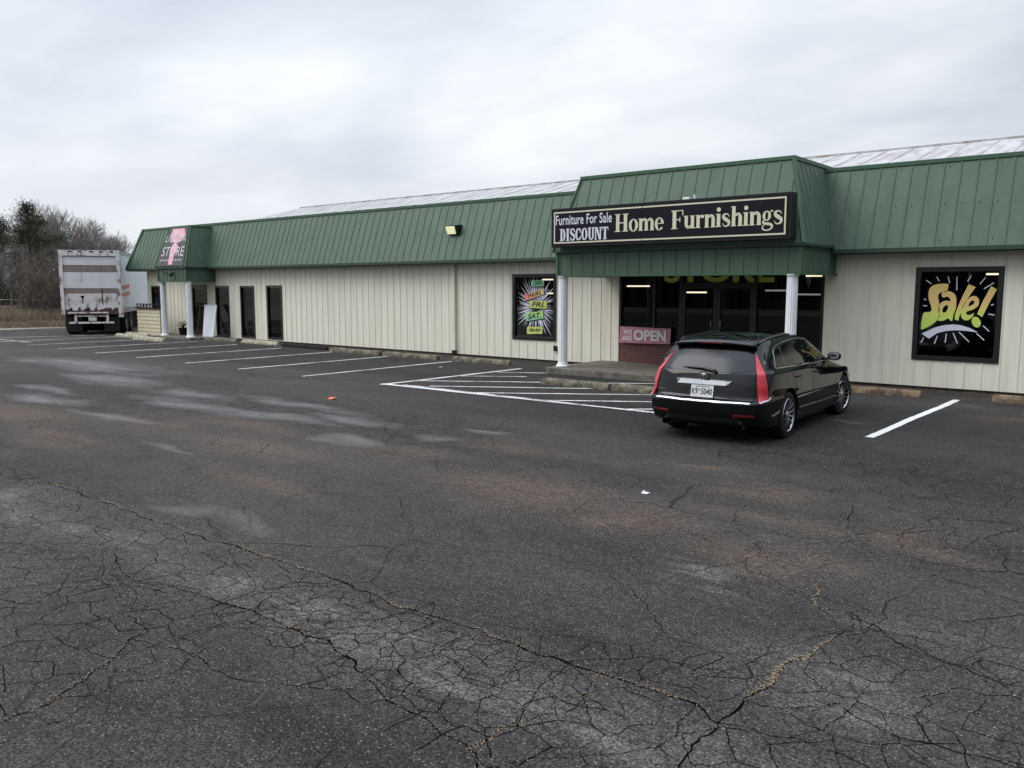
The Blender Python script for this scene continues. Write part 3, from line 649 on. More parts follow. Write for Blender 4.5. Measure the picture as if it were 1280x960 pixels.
SR = [(-4.314, 2.225), (-4.209, 2.15), (-4.119, 2.296), (-4.072, 2.202), (-3.913, 2.295), (-3.879, 2.167), (-3.751, 2.294), (-3.741, 2.026), (-3.498, 2.314), (-3.559, 2.2), (-3.245, 2.275), (-3.339, 2.148), (-3.094, 2.176), (-3.261, 2.056), (-4.336, 1.849), (-4.288, 1.82), (-4.339, 1.705), (-4.265, 1.706), (-3.069, 1.758), (-3.12, 1.736), (-3.154, 1.56), (-3.046, 1.54), (-3.234, 1.331), (-3.124, 1.22), (-4.298, 1.061), (-4.346, .951), (-4.043, 1.101), (-4.093, .939), (-3.88, 1.153), (-3.895, .97), (-3.758, 1.168), (-3.671, .964), (-3.652, 1.188), (-3.462, 1.0), (-3.337, 1.172), (-3.201, 1.044)]
def smooth_poly(p, k=4):
    out = []; n = len(p)
    for i in range(n):
        a, b, c, d = (Vector(p[(i + j) % n]) for j in (-1, 0, 1, 2))
        for s in range(k):
            t_ = s / k; q = .5 * ((2 * b) + (c - a) * t_ + (2 * a - 5 * b + 4 * c - d) * t_ ** 2 + (3 * b - a - 3 * c + d) * t_ ** 3)
            lin = b.lerp(c, t_); out.append(tuple(lin.lerp(q, .75)))
    return out
GYs = WY + .022
mb = MB(); mb.m(MATS['sale_print'])
for grp in (['S'], ['a', 'ah'], ['l'], ['e', 'eh'], ['x'], ['dot']):
    add_flat(mb, [smooth_poly(SALE[g]) if g not in ('x', 'l') else SALE[g] for g in grp], lambda x, z: (x, GYs, z))
mb.m(MATS['sale_white']); add_flat(mb, [SALE['w']], lambda x, z: (x, GYs, z))
for i in range(0, len(SR), 2):
    a, b = Vector(SR[i]), Vector(SR[i + 1]); d = (b - a).normalized(); n = Vector((-d.y, d.x)); w_ = .011
    mb.raw([(q.x, GYs, q.y) for q in (a - n * w_ * .6, b - n * w_ * .5, b + n * w_ * 1.2, a + n * w_)], [(0, 1, 2, 3)])
bb(mb, 'window_lettering', parent=ws, fix=False)

HQ = {'OPEN': ([(-14.544, 2.098), (-14.124, 2.108), (-14.116, 2.269), (-14.544, 2.266)], 'teal', 'OPEN'),
      'THURS': ([(-14.768, 1.698), (-14.114, 1.884), (-14.124, 2.045), (-14.814, 1.863)], 'coral', 'THURS.'),
      'FRI': ([(-14.617, 1.498), (-14.01, 1.485), (-13.996, 1.688), (-14.617, 1.7)], 'lime', 'FRI.'),
      'SAT': ([(-14.752, 1.113), (-14.119, 1.211), (-14.141, 1.42), (-14.783, 1.337)], 'hot_green', 'SAT.'),
      'HRS': ([(-14.714, .753), (-14.158, .778), (-14.153, .977), (-14.706, .96)], 'lime', '10am-5pm')}
# each card fades across to a paler colour, as printed
def fade(name, a, b, ax):
    m = mat(name, a, .6); t, p = nodes(m); co = N(t, 'ShaderNodeTexCoord'); sp = N(t, 'ShaderNodeSeparateXYZ'); t.links.new(co.outputs['Object'], sp.inputs[0])
    mr = N(t, 'ShaderNodeMapRange', i_1=ax[1], i_2=ax[2]); t.links.new(sp.outputs[ax[0]], mr.inputs[0]); t.links.new(mix(t, mr.outputs[0], a, b), p.inputs['Base Color']); return m
fade('coral', (.80, .20, .20), (.70, .66, .22), (0, -14.8, -14.1)); fade('hot_green', (.16, .55, .40), (.42, .68, .18), (2, 1.12, 1.35))
mb = MB(); mb.m(MATS['sale_white']); rr = random.Random(4); cx_, cz_ = -14.4, 1.52
for k in range(46):
    a = 2 * pi * (k + rr.uniform(-.3, .3)) / 46; r0, r1 = .12, rr.uniform(.42, .64) * (1 + .35 * abs(sin(a)))
    r1 = min(r1 * 1.22, .66 / max(.2, abs(cos(a)))); h = rr.uniform(.012, .03)
    p_ = [(cx_ + r0 * cos(a), cz_ + r0 * sin(a)), (cx_ + r1 * .55 * cos(a) - h * sin(a), cz_ + r1 * .55 * sin(a) + h * cos(a)), (cx_ + r1 * cos(a), cz_ + r1 * sin(a)), (cx_ + r1 * .55 * cos(a) + h * sin(a), cz_ + r1 * .55 * sin(a) - h * cos(a))]
    mb.raw([(x, GYs + k * .00012, z) for x, z in p_], [(0, 1, 2, 3)])
for k in range(40):
    a = rr.uniform(0, 6.28); r = rr.uniform(.5, .85); x, z = cx_ + min(.62, r * .8) * cos(a), cz_ + r * sin(a); s_ = .009
    if -15.1 < x < -13.78 and .72 < z < 2.33: mb.raw([(x - s_, GYs + .0002, z), (x, GYs + .0002, z - s_), (x + s_, GYs + .0002, z), (x, GYs + .0002, z + s_)], [(0, 1, 2, 3)])
for k, (q, mt, tx) in HQ.items():
    c = sum((Vector(p_) for p_ in q), Vector((0, 0))) / 4
    mb.m(MATS['ink']); mb.raw([(c.x + (x - c.x) * 1.06 + .015, GYs - .002, c.y + (z - c.y) * 1.15 - .015) for x, z in q], [(0, 1, 2, 3)])
    mb.m(MATS[mt]); mb.raw([(x, GYs - .004, z) for x, z in q], [(0, 1, 2, 3)])
    mb.m(MATS['ink']); Q = [(x, GYs - .006, z) for x, z in q]
    add_text(mb, tx, [bil(Q, .12, .16), bil(Q, .86, .16), bil(Q, .9, .86), bil(Q, .16, .86)], offset=.03, shear=.15)
bb(mb, 'window_lettering', parent=wh, fix=False)

# storefront: brick plinth, mullions, double door, panes
mb = MB(); mb.m(MATS['brick']); mb.box(-11.615, -9.86, WY - .02, WY + .12, .15, .64); bb(mb, 'brick_plinth')
mb = MB(); mb.m(MATS['brick']); mb.box(-7.9, -6.335, WY - .02, WY + .12, .15, .64); bb(mb, 'brick_plinth')
mb = MB(); mb.m(MATS['dark_frame'])
sx = [-11.62, -10.55, -9.86, -8.98, -7.9, -7.1, -6.33]
for x_ in (-11.585, -9.84, -7.92, -6.365): mb.box(x_ - .035, x_ + .035, WY - .03, WY + .07, .15 if x_ in (-9.84, -7.92) else .64, 2.42)
mb.box(-10.62, -10.56, WY - .02, WY + .06, .66, 2.42); mb.box(-7.12, -7.06, WY - .02, WY + .06, .66, 2.42)
for a, b in ((-11.55, -9.875), (-7.885, -6.4)): mb.box(a, b, WY - .028, WY + .068, .64, .70); mb.box(a, b, WY - .028, WY + .068, 2.36, 2.42)
mb.box(-9.805, -7.955, WY - .028, WY + .068, 2.36, 2.42); mb.box(-9.805, -7.955, WY - .02, WY + .06, 2.14, 2.19)
sf = bb(mb, 'storefront_frame')
mb = MB(); mb.m(MATS['shop_glass'])
for a, b in ((-11.55, -10.62), (-10.56, -9.875), (-7.885, -7.12), (-7.06, -6.4)): mb.face([(a, WY + .03, .7), (b, WY + .03, .7), (b, WY + .03, 2.36), (a, WY + .03, 2.36)])
mb.face([(-9.8, WY + .03, 2.19), (-7.96, WY + .03, 2.19), (-7.96, WY + .03, 2.36), (-9.8, WY + .03, 2.36)])
bb(mb, 'pane', parent=sf)
for a, b, hx in ((-9.80, -8.885, -9.0), (-8.875, -7.96, -8.76)):
    mb = MB(); mb.m(MATS['dark_frame']); f_ = .08
    mb.box(a, a + f_, WY - .02, WY + .04, .155, 2.13); mb.box(b - f_, b, WY - .02, WY + .04, .155, 2.13); mb.box(a + f_, b - f_, WY - .02, WY + .04, .155, .34); mb.box(a + f_, b - f_, WY - .02, WY + .04, 2.05, 2.13)
    d = bb(mb, 'door'); mb = MB(); mb.m(MATS['shop_glass']); mb.face([(a + f_, WY + .01, .34), (b - f_, WY + .01, .34), (b - f_, WY + .01, 2.05), (a + f_, WY + .01, 2.05)]); bb(mb, 'pane', parent=d)
    mb = MB(); mb.m(mat('steel', (.55, .55, .55), .3, metal=1)); mb.tube([(hx, WY - .03, .93), (hx, WY - .07, .95), (hx, WY - .07, 1.27), (hx, WY - .03, 1.29)], .014); bb(mb, 'handle', parent=d, smooth=True)
mb = MB(); mb.m(MATS['store_green']); add_text(mb, 'STORE', qxz(-10.33, -7.5, 2.19, 2.74, WY + .018), offset=.035)
# letters run up behind the canopy soffit; trim to the glass
o = bb(mb, 'window_lettering', parent=sf, fix=False)
bm = bmesh.new(); bm.from_mesh(o.data); bmesh.ops.bisect_plane(bm, geom=bm.verts[:] + bm.edges[:] + bm.faces[:], plane_co=(0, 0, 2.358), plane_no=(0, 0, 1), clear_outer=True); bm.to_mesh(o.data); bm.free()

# far-left doorway
mb = MB(); mb.m(MATS['bronze_frame']); a, b = -32.7, -31.55
mb.box(a, a + .09, WY - .03, WY + .07, .09, 2.15); mb.box(b - .09, b, WY - .03, WY + .07, .09, 2.15); mb.box(a + .09, b - .09, WY - .03, WY + .07, 2.04, 2.15); mb.box(a + .09, b - .09, WY - .02, WY + .05, .09, .3)
d = bb(mb, 'door'); mb = MB(); mb.m(MATS['dark_glass']); mb.face([(a + .09, WY + .02, .3), (b - .09, WY + .02, .3), (b - .09, WY + .02, 2.04), (a + .09, WY + .02, 2.04)]); bb(mb, 'pane', parent=d)
# downspout
mb = MB(); mb.m(MATS['siding']); mb.box(-17.54, -17.44, WY - .1, WY - .026, .16, 2.77); mb.m(MATS['dark_frame']); mb.box(-17.55, -17.43, WY - .12, WY - .02, .05, .16); bb(mb, 'downspout')
mb = MB(); mb.m(MATS['dark_frame']); mb.box(-13.70, -13.61, WY - .08, WY - .026, .32, .47); bb(mb, 'outlet_box')

# interior shell
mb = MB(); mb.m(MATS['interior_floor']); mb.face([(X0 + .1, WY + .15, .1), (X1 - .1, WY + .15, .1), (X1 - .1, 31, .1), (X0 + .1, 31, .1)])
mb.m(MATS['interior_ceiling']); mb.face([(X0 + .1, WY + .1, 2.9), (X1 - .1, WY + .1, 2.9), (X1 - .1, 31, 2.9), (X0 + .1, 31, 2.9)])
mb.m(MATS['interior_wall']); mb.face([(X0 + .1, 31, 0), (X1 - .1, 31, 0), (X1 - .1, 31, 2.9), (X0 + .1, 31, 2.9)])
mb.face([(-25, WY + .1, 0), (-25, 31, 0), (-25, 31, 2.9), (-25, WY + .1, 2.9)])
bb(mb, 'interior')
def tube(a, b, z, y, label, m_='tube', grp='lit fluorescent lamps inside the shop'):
    t_ = thing('lamp_or_glint', label, 'lamp', ((a + b) / 2, y, z), 0, grp); L = (b - a) / 2  # some of these are lamps, others imitate reflections in the glass
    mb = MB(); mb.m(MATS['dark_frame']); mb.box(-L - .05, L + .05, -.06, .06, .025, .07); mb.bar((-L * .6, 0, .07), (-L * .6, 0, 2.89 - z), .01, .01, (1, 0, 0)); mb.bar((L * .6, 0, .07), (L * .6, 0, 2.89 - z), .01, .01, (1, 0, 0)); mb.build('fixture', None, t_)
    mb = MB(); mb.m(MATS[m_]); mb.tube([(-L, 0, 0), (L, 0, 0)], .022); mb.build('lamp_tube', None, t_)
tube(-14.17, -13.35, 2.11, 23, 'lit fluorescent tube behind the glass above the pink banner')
tube(-11.62, -10.9, 1.93, 22, 'glowing tube imitating a bright reflection in the left glass door')  # added glow in place of a reflection on the pane
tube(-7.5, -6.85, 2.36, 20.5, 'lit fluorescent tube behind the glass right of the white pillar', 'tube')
tube(-9.15, -8.5, 1.99, 22, 'dim glow imitating a reflection in the glass left of the right entrance pillar', 'dim_glint'); tube(-8.3, -7.62, 1.89, 21.9, 'dim glow imitating a low reflection in the glass beside the beige wall', 'dim_glint')  # two added glows imitate a pale row mirrored in the panes
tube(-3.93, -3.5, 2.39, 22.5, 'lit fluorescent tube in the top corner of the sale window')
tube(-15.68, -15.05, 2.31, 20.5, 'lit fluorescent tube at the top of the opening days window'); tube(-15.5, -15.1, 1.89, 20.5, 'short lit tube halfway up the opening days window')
wr = thing('wardrobe', 'brown wooden wardrobe standing inside behind the right side of the glass storefront', 'wardrobe', (-8.1, 21.6, .1))
mb = MB(); mb.m(MATS['wood_furn']); mb.box(-.95, .95, -.3, .3, .06, 1.5); mb.box(-1.0, 1.0, -.33, .33, 1.5, 1.56); mb.box(-.9, .9, -.27, .27, 0, .06); mb.build('carcass', None, wr, bevel=.01)
for s_ in (-1, 1):
    mb = MB(); mb.m(MATS['wood_furn']); mb.box(*(sorted((s_ * .02, s_ * .9))), -.325, -.303, .12, 1.44); d = mb.build('door', None, wr, bevel=.008)
    mb = MB(); mb.m(MATS['steel']); mb.box(s_ * .1 - .01, s_ * .1 + .01, -.35, -.326, .7, .85); mb.build('handle', None, d)
sofa = thing('sofa', 'dark sofa standing inside behind the left side of the glass storefront', 'sofa', (-12.6, 21.3, .1))
mb = MB(); mb.m(MATS['sofa']); mb.box(-1.0, 1.0, -.4, .4, .1, .42); mb.build('seat', None, sofa, bevel=.05)
mb = MB(); mb.m(MATS['sofa']); mb.box(-1.0, 1.0, .25, .48, .42, .9); mb.build('backrest', None, sofa, bevel=.06)
for s_ in (-1, 1):
    mb = MB(); mb.m(MATS['sofa']); mb.box(s_ * 1.1 - .1, s_ * 1.1 + .1, -.42, .48, .1, .62); mb.build('armrest', None, sofa, bevel=.05)

# ------------------------------------------------------------------ big sign with hand-built serif letters
def build_glyphs():
    G = {}
    def rect(x0, y0, x1, y1): return [(x0, y0), (x1, y0), (x1, y1), (x0, y1)]
    def ring(cx, cy, rx, ry, tx, ty, a0=0, a1=360, n=28):
        full = a1 - a0 >= 360; k = max(6, int(n * (a1 - a0) / 360)); out = []
        for i in range(k):
            t0 = radians(a0 + (a1 - a0) * i / k); t1 = radians(a0 + (a1 - a0) * (i + 1) / k)
            out.append([(cx + rx * cos(t0), cy + ry * sin(t0)), (cx + rx * cos(t1), cy + ry * sin(t1)), (cx + (rx - tx) * cos(t1), cy + (ry - ty) * sin(t1)), (cx + (rx - tx) * cos(t0), cy + (ry - ty) * sin(t0))])
        return out
    def disc(cx, cy, r, n=14): return [[(cx + r * cos(2 * pi * i / n), cy + r * sin(2 * pi * i / n)) for i in range(n)]]
    def serif(xc, y, w=.19): return rect(xc - w, y if y < .01 else y - .045, xc + w, (y + .045) if y < .01 else y)
    def stroke(P, W):
        out = []
        pts = [Vector(p) for p in P]; sm = []; sw = []
        for i in range(len(pts) - 1):
            a = pts[max(i - 1, 0)]; b = pts[i]; c = pts[i + 1]; d = pts[min(i + 2, len(pts) - 1)]
            for s in range(5):
                t_ = s / 5; sm.append(.5 * ((2 * b) + (c - a) * t_ + (2 * a - 5 * b + 4 * c - d) * t_ ** 2 + (3 * b - a - 3 * c + d) * t_ ** 3)); sw.append(W[i] * (1 - t_) + W[i + 1] * t_)
        sm.append(pts[-1]); sw.append(W[-1]); L = []; R = []
        for i, q in enumerate(sm):
            d = (sm[min(i + 1, len(sm) - 1)] - sm[max(i - 1, 0)]).normalized(); n = Vector((-d.y, d.x)) * sw[i] / 2; L.append(q + n); R.append(q - n)
        for i in range(len(sm) - 1): out.append([tuple(L[i]), tuple(L[i + 1]), tuple(R[i + 1]), tuple(R[i])])
        return out
    S = .2; x = .68
    G['H'] = ([rect(.09, 0, .31, 1), rect(.6, 0, .82, 1), rect(.31, .47, .6, .53), serif(.2, 0), serif(.2, 1), serif(.71, 0), serif(.71, 1)], .93)
    G['F'] = ([rect(.09, 0, .31, 1), serif(.2, 0), rect(.0, .95, .72, 1), rect(.31, .47, .52, .53), rect(.66, .72, .72, .95), rect(.50, .36, .55, .64)], .76)
    G['o'] = (ring(.3, .33, .3, .355, .18, .05), .62)
    G['e'] = (ring(.28, .33, .28, .355, .17, .05, 0, 325) + [rect(.1, .33, .555, .375)], .58)
    def arch(x0, sp): return ring(x0 + sp / 2 + .03, x - .3, sp / 2 + .09, .31, .17, .07, 0, 140, 20)
    G['n'] = ([rect(.05, 0, .24, x), serif(.145, 0, .14), rect(-.01, x - .045, .2, x), rect(.41, 0, .60, x - .25), serif(.505, 0, .13)] + ring(.38, x - .28, .22, .29, .19, .07, 0, 150, 18), .66)
    G['h'] = ([rect(.05, 0, .24, 1.02), serif(.145, 0, .14), rect(-.01, .975, .2, 1.02), rect(.41, 0, .60, x - .25), serif(.505, 0, .13)] + ring(.38, x - .28, .22, .29, .19, .07, 0, 150, 18), .66)
    G['m'] = (G['n'][0] + [rect(.77, 0, .96, x - .25), serif(.865, 0, .13)] + ring(.74, x - .28, .22, .29, .19, .07, 0, 150, 18), 1.03)
    G['u'] = ([rect(.05, .25, .24, x), rect(-.01, x - .045, .2, x), rect(.41, 0, .60, x), rect(.35, x - .045, .56, x), rect(.5, 0, .67, .045)] + ring(.27, .28, .22, .29, .19, .07, 180, 330, 18), .69)
    G['r'] = ([rect(.05, 0, .24, x), serif(.145, 0, .15), rect(-.01, x - .045, .2, x)] + ring(.36, x - .22, .17, .23, .08, .07, 60, 160, 10) + disc(.40, x - .09, .085), .5)
    G['i'] = ([rect(.05, 0, .24, x), serif(.145, 0, .15), rect(-.01, x - .045, .2, x)] + disc(.145, .90, .115), .33)
    G['s'] = (stroke([(.40, .5), (.36, .60), (.24, .655), (.10, .60), (.10, .47), (.24, .36), (.38, .25), (.38, .10), (.24, .02), (.10, .07), (.05, .18)], [.035, .05, .07, .12, .17, .2, .17, .12, .07, .05, .035]), .50)
    G['g'] = (ring(.25, .44, .22, .25, .14, .05) + stroke([(.42, .62), (.50, .68), (.56, .66)], [.05, .07, .1]) + stroke([(.16, .24), (.06, .15), (.12, .07), (.34, .04), (.52, -.04), (.50, -.19), (.28, -.28), (.08, -.22), (.04, -.10), (.14, .0)], [.05, .08, .12, .14, .13, .08, .06, .08, .06, .05]), .6)
    G['g2'] = G['g']
    # slab capitals
    T = .25; h = .075
    def slab(xc, y, w=.22): return rect(xc - w, y if y < .01 else y - h, xc + w, (y + h) if y < .01 else y)
    G['D'] = ([rect(.1, 0, .33, 1), rect(0, 0, .42, h), rect(0, 1 - h, .42, 1)] + ring(.38, .5, .34, .5, .23, .1, -90, 90, 26), .76)
    G['I'] = ([rect(.12, 0, .36, 1), slab(.24, 0), slab(.24, 1)], .50)
    G['S'] = (stroke([(.56, .70), (.52, .88), (.33, .95), (.14, .85), (.14, .66), (.33, .52), (.53, .37), (.53, .15), (.34, .05), (.13, .12), (.08, .30)], [.1, .12, .12, .18, .22, .25, .22, .18, .12, .12, .1]), .68)
    G['C'] = (ring(.36, .5, .36, .5, .24, .1, 42, 318, 30) + [rect(.56, .62, .66, .95), rect(.56, .06, .66, .36)], .74)
    G['O'] = (ring(.37, .5, .37, .5, .24, .1), .78)
    G['U'] = ([rect(.08, .28, .31, 1), rect(.52, .28, .70, 1), slab(.2, 1, .2), slab(.62, 1, .16)] + ring(.39, .3, .31, .3, .2, .1, 180, 360, 22), .80)
    G['N'] = ([rect(.06, 0, .2, 1), rect(.62, 0, .76, 1), [(.1, 1), (.34, 1), (.74, 0), (.52, 0)], slab(.13, 0, .14), slab(.69, 1, .14), rect(0, 1 - h, .2, 1)], .84)
    G['T'] = ([rect(.26, 0, .5, 1), slab(.38, 0, .2), rect(0, 1 - h * 1.2, .76, 1), rect(0, .72, .08, .95), rect(.68, .72, .76, .95)], .80)
    return G
GL = build_glyphs()
def glyph_text(mb, s_, x0, x1, z0, z1, y, space=.34):
    items = []; cx = 0
    for ch in s_:
        if ch == ' ': cx += space; continue
        polys, adv = GL[ch]; items.append((cx, polys)); cx += adv
    sc = (x1 - x0) / (cx - .05); sz = (z1 - z0); j = 0
    for ox, polys in items:
        for p_ in polys:
            j += 1; yy = y - (j % 7) * .0006
            mb.raw([(x0 + (ox + a) * sc, yy, z0 + b * sz) for a, b in p_], [tuple(range(len(p_)))])
SX0, SX1, SZ0, SZ1, SY = -11.98, -6.18, 3.02, 3.92, 16.0
sg = thing('shop_sign', 'long black box sign reading home furnishings above the glass entrance', 'sign', (-9.1, 16.1, 3.4))
def sp_(mb, name, **k):
    for i in range(len(mb.v)): v = mb.v[i]; mb.v[i] = (v[0] + 9.1, v[1] - 16.1, v[2] - 3.4)
    return mb.build(name, None, sg, **k)
mb = MB(); mb.m(MATS['black_metal']); mb.box(SX0, SX1, SY, SY + .27, SZ0, SZ1); sp_(mb, 'cabinet', bevel=.008)
mb = MB(); mb.m(MATS['black_panel']); mb.box(SX0 + .05, -9.50, SY - .006, SY + .01, SZ0 + .05, SZ1 - .05); mb.box(-9.49, SX1 - .06, SY - .006, SY + .01, SZ0 + .05, SZ1 - .05); sp_(mb, 'face_panel')
bx0, bx1, bz0, bz1 = SX0 + .085, SX1 - .11, SZ0 + .085, SZ1 - .085
mb = MB(); mb.m(MATS['cream']); y0, y1 = SY - .010, SY - .004; t_ = .032
mb.box(bx0, -9.503, y0, y1, bz0, bz0 + t_); mb.box(-9.487, bx1, y0, y1, bz0, bz0 + t_); mb.box(bx0, -9.503, y0, y1, bz1 - t_, bz1); mb.box(-9.487, bx1, y0, y1, bz1 - t_, bz1)
mb.box(bx0, bx0 + t_, y0, y1, bz0 + t_, bz1 - t_); mb.box(bx1 - t_, bx1, y0, y1, bz0 + t_, bz1 - t_); sp_(mb, 'border')
mb = MB(); mb.m(MATS['cream']); glyph_text(mb, 'Home Furnishings', -10.20, -6.36, 3.31, 3.70, SY - .012, .42); sp_(mb, 'lettering', fix=False)
mb = MB(); mb.m(MATS['white_vinyl']); glyph_text(mb, 'DISCOUNT', -11.72, -10.37, 3.16, 3.44, SY - .012); add_text(mb, 'Furniture For Sale', qxz(-11.84, -10.28, 3.53, 3.76, SY - .012), offset=.015, spacing=1.05); sp_(mb, 'lettering', fix=False)
mb = MB(); mb.m(MATS['white_paint']); mb.box(-8.55, -8.40, SY + .03, SY + .12, SZ1 + .002, SZ1 + .05); mb.tube([(-8.3, SY + .08, SZ1), (-8.3, SY + .08, SZ1 + .09)], .02); sp_(mb, 'bracket')

# tall sign on the small canopy (sloping face), faded pink
def lp(u, v, off=.035):  # x, v along slope (0..1)
    n = Vector((0, -1.58, .54)).normalized()
    return Vector((u, 17.12 + .54 * v, 2.87 + 1.59 * v)) + n * off
lq = thing('shop_sign', 'slanted black liquor store sign with a faded pink glass shape on the small canopy', 'sign', (-31.9, 17.1, 2.9))
def lb(mb, name, **k):
    mb.v = [(v[0] + 31.9, v[1] - 17.1, v[2] - 2.9) for v in mb.v]; return mb.build(name, None, lq, **k)
PC = [(-32.98, .015), (-30.80, .015), (-31.2, .985), (-32.62, .985)]
mb = MB(); mb.m(MATS['faded_black']); mb.raw([lp(u, v, .026) for u, v in PC] + [lp(u, v, .045) for u, v in PC], [(3, 2, 1, 0), (4, 5, 6, 7), (0, 1, 5, 4), (1, 2, 6, 5), (2, 3, 7, 6), (3, 0, 4, 7)]); lb(mb, 'panel')
cup = [(-32.30, .965), (-31.44, .955), (-31.26, .80), (-31.40, .68), (-31.6, .605), (-31.93, .595), (-32.25, .67), (-32.42, .80)]
stem = [(-31.89, .61), (-31.69, .57), (-31.56, .48), (-31.62, .36), (-31.70, .27), (-31.66, .05), (-31.98, .05), (-32.06, .28), (-32.12, .42), (-32.05, .54)]
mb = MB(); mb.m(MATS['faded_pink']); add_flat(mb, [cup], lambda u, v: lp(u, v, .048)); add_flat(mb, [stem], lambda u, v: lp(u, v, .051)); lb(mb, 'emblem', fix=False)
mb = MB(); mb.m(MATS['sign_white'])
add_text(mb, 'LIQUOR', [lp(-32.72, .60, .054), lp(-31.06, .59, .054), lp(-31.14, .80, .054), lp(-32.62, .80, .054)], offset=-.004)
add_text(mb, 'STORE', [lp(-32.72, .27, .054), lp(-30.98, .26, .054), lp(-31.05, .50, .054), lp(-32.68, .50, .054)], offset=-.004)
for k in range(9):
    u0 = -32.7 + k * .19
    if k in (4,): continue
    mb.raw([lp(u0, .16, .054), lp(u0 + .05, .135, .054), lp(u0 + .13, .17, .054), lp(u0 + .06, .185, .054)], [(0, 1, 2, 3)])
lb(mb, 'lettering', fix=False)

# banner
bn = thing('banner', 'pink we are open banner fixed across the glass above the brick', 'banner', (-10.8, 18.4, .86))
mb = MB(); mb.m(MATS['banner_pink']); q = [(-.76, 0, -.215), (.73, 0, -.19), (.75, 0, .195), (-.73, 0, .215)]
pts = [[bil(q, i / 14, j / 4) + Vector((0, .006 * sin(i * 1.3 + j), 0)) for i in range(15)] for j in range(5)]
mb.raw([p_ for r_ in pts for p_ in r_] + [p_ + Vector((0, .003, 0)) for r_ in pts for p_ in r_], [(j * 15 + i, j * 15 + i + 1, (j + 1) * 15 + i + 1, (j + 1) * 15 + i) for j in range(4) for i in range(14)] + [(75 + j * 15 + i, 75 + (j + 1) * 15 + i, 75 + (j + 1) * 15 + i + 1, 75 + j * 15 + i + 1) for j in range(4) for i in range(14)])
mb.build('sheet', None, bn, fix=False)
mb = MB(); mb.m(MATS['banner_text']); add_text(mb, 'WE', qxz(-.62, -.36, .01, .14, -.012), offset=.03); add_text(mb, 'ARE', qxz(-.66, -.36, -.15, -.02, -.012), offset=.03); add_text(mb, 'OPEN', qxz(-.31, .62, -.135, .14, -.012), offset=.04)
mb.build('lettering', None, bn, fix=False)

# wall-pack lamp on the mansard
lm = thing('wall_lamp', 'lit yellow floodlight mounted on the green mansard between the two entrances', 'lamp', (-17.3, 18.28, 3.76))
mb = MB(); mb.m(MATS['black_metal']); mb.hexa([(-.2, -.06, -.12), (.22, -.06, -.12), (.22, .18, -.16), (-.2, .18, -.16), (-.2, -.14, .14), (.22, -.14, .14), (.22, .1, .17), (-.2, .1, .17)]); mb.build('housing', None, lm, bevel=.01)
mb = MB(); mb.m(MATS['lamp_lens']); mb.hexa([(-.2, -.09, -.11), (.13, -.09, -.11), (.13, -.05, -.11), (-.2, -.05, -.11), (-.2, -.185, .11), (.13, -.185, .11), (.13, -.13, .11), (-.2, -.13, .11)]); mb.build('lens', None, lm, bevel=.01)
lm = thing('spotlight', 'small black spotlight on the green band below the liquor sign', 'lamp', (-31.7, 17.1, 2.62))
mb = MB(); mb.m(MATS['black_metal']); mb.box(-.05, .05, -.04, .06, -.03, .03); mb.tube([(0, -.04, 0), (.0, -.14, .02)], .015); mb.tube([(-.22, -.16, .04), (-.02, -.15, .0)], [.06, .04]); mb.tube([(.02, -.15, 0), (.2, -.14, -.07)], [.04, .07]); mb.build('lamp_head', None, lm)

# ------------------------------------------------------------------ wheel stops
def stop(x0, x1, y, mt, label, h=.13, rot=0.0, d=.17):
    L = (x1 - x0); mb = MB(); mb.m(MATS[mt]); n = 26; prof = [(-d / 2, 0), (-d / 2, h * .35), (-d * .3, h * .92), (-d * .2, h), (d * .2, h), (d * .3, h * .92), (d / 2, h * .35), (d / 2, 0)]
    vs = []
    for i in range(n + 1):
        x = -L / 2 + L * i / n; e = .82 if i in (0, n) else 1
        for (a, b) in prof:
            q = Vector((x * 3, a * 9, b * 9 + y)); j = noise.noise(q * 1.7) * .012
            vs.append((x + (noise.noise(q * 3) * .01), a * e + j, b * e * (1 + j * 3) if b else -.01))
    k = len(prof); fs = [(i * k + a, i * k + a + 1, (i + 1) * k + a + 1, (i + 1) * k + a) for i in range(n) for a in range(k - 1)] + [tuple(range(k)), tuple(range(n * k, n * k + k))]
    mb.raw(vs, fs); o = mb.build('wheel_stop', None, None, smooth=True); o.location = ((x0 + x1) / 2, y, 0); o.rotation_euler = (0, 0, rot)
    tag(o, label, 'wheel stop', 'concrete wheel stops along the parking row')
stop(-5.75, -3.94, 17.05, 'rust_concrete', 'brown stained wheel stop ahead of the black car')
stop(-2.78, -.9, 17.3, 'rust_concrete', 'brown stained wheel stop below the sale window at the right edge', rot=.02)
stop(-10.85, -9.15, 14.22, 'old_concrete', 'wheel stop with its free end on the hatched lines in front of the left pillar', h=.14, rot=.01)
stop(-9.1, -7.3, 14.27, 'old_concrete', 'wheel stop butted to another and running behind the black car', h=.14, rot=-.015)
stop(-16.25, -14.1, 17.05, 'old_concrete', 'dark wheel stop below the opening days window', rot=-.03)
stop(-19.1, -16.75, 17.0, 'old_concrete', 'dark wheel stop at the foot of the downspout', rot=-.02)
stop(-21.7, -19.2, 17.0, 'old_concrete', 'wheel stop in the second bay left of the downspout', rot=-.03)
stop(-24.7, -22.2, 17.3, 'foundation', 'blackened wheel stop right of the last tall narrow window', rot=-.02)
stop(-27.6, -25.3, 17.55, 'pale_concrete', 'pale wheel stop below the rightmost tall narrow window', rot=-.02)
stop(-30.3, -28.0, 17.6, 'concrete', 'wheel stop below the leftmost tall narrow window')
stop(-32.7, -30.2, 15.9, 'pale_concrete', 'pale wheel stop in front of the small canopy columns', h=.15, rot=-.03)
stop(-35.2, -33.0, 16.4, 'pale_concrete', 'pale wheel stop beside the black trailer wheels, nearer the camera', h=.14)
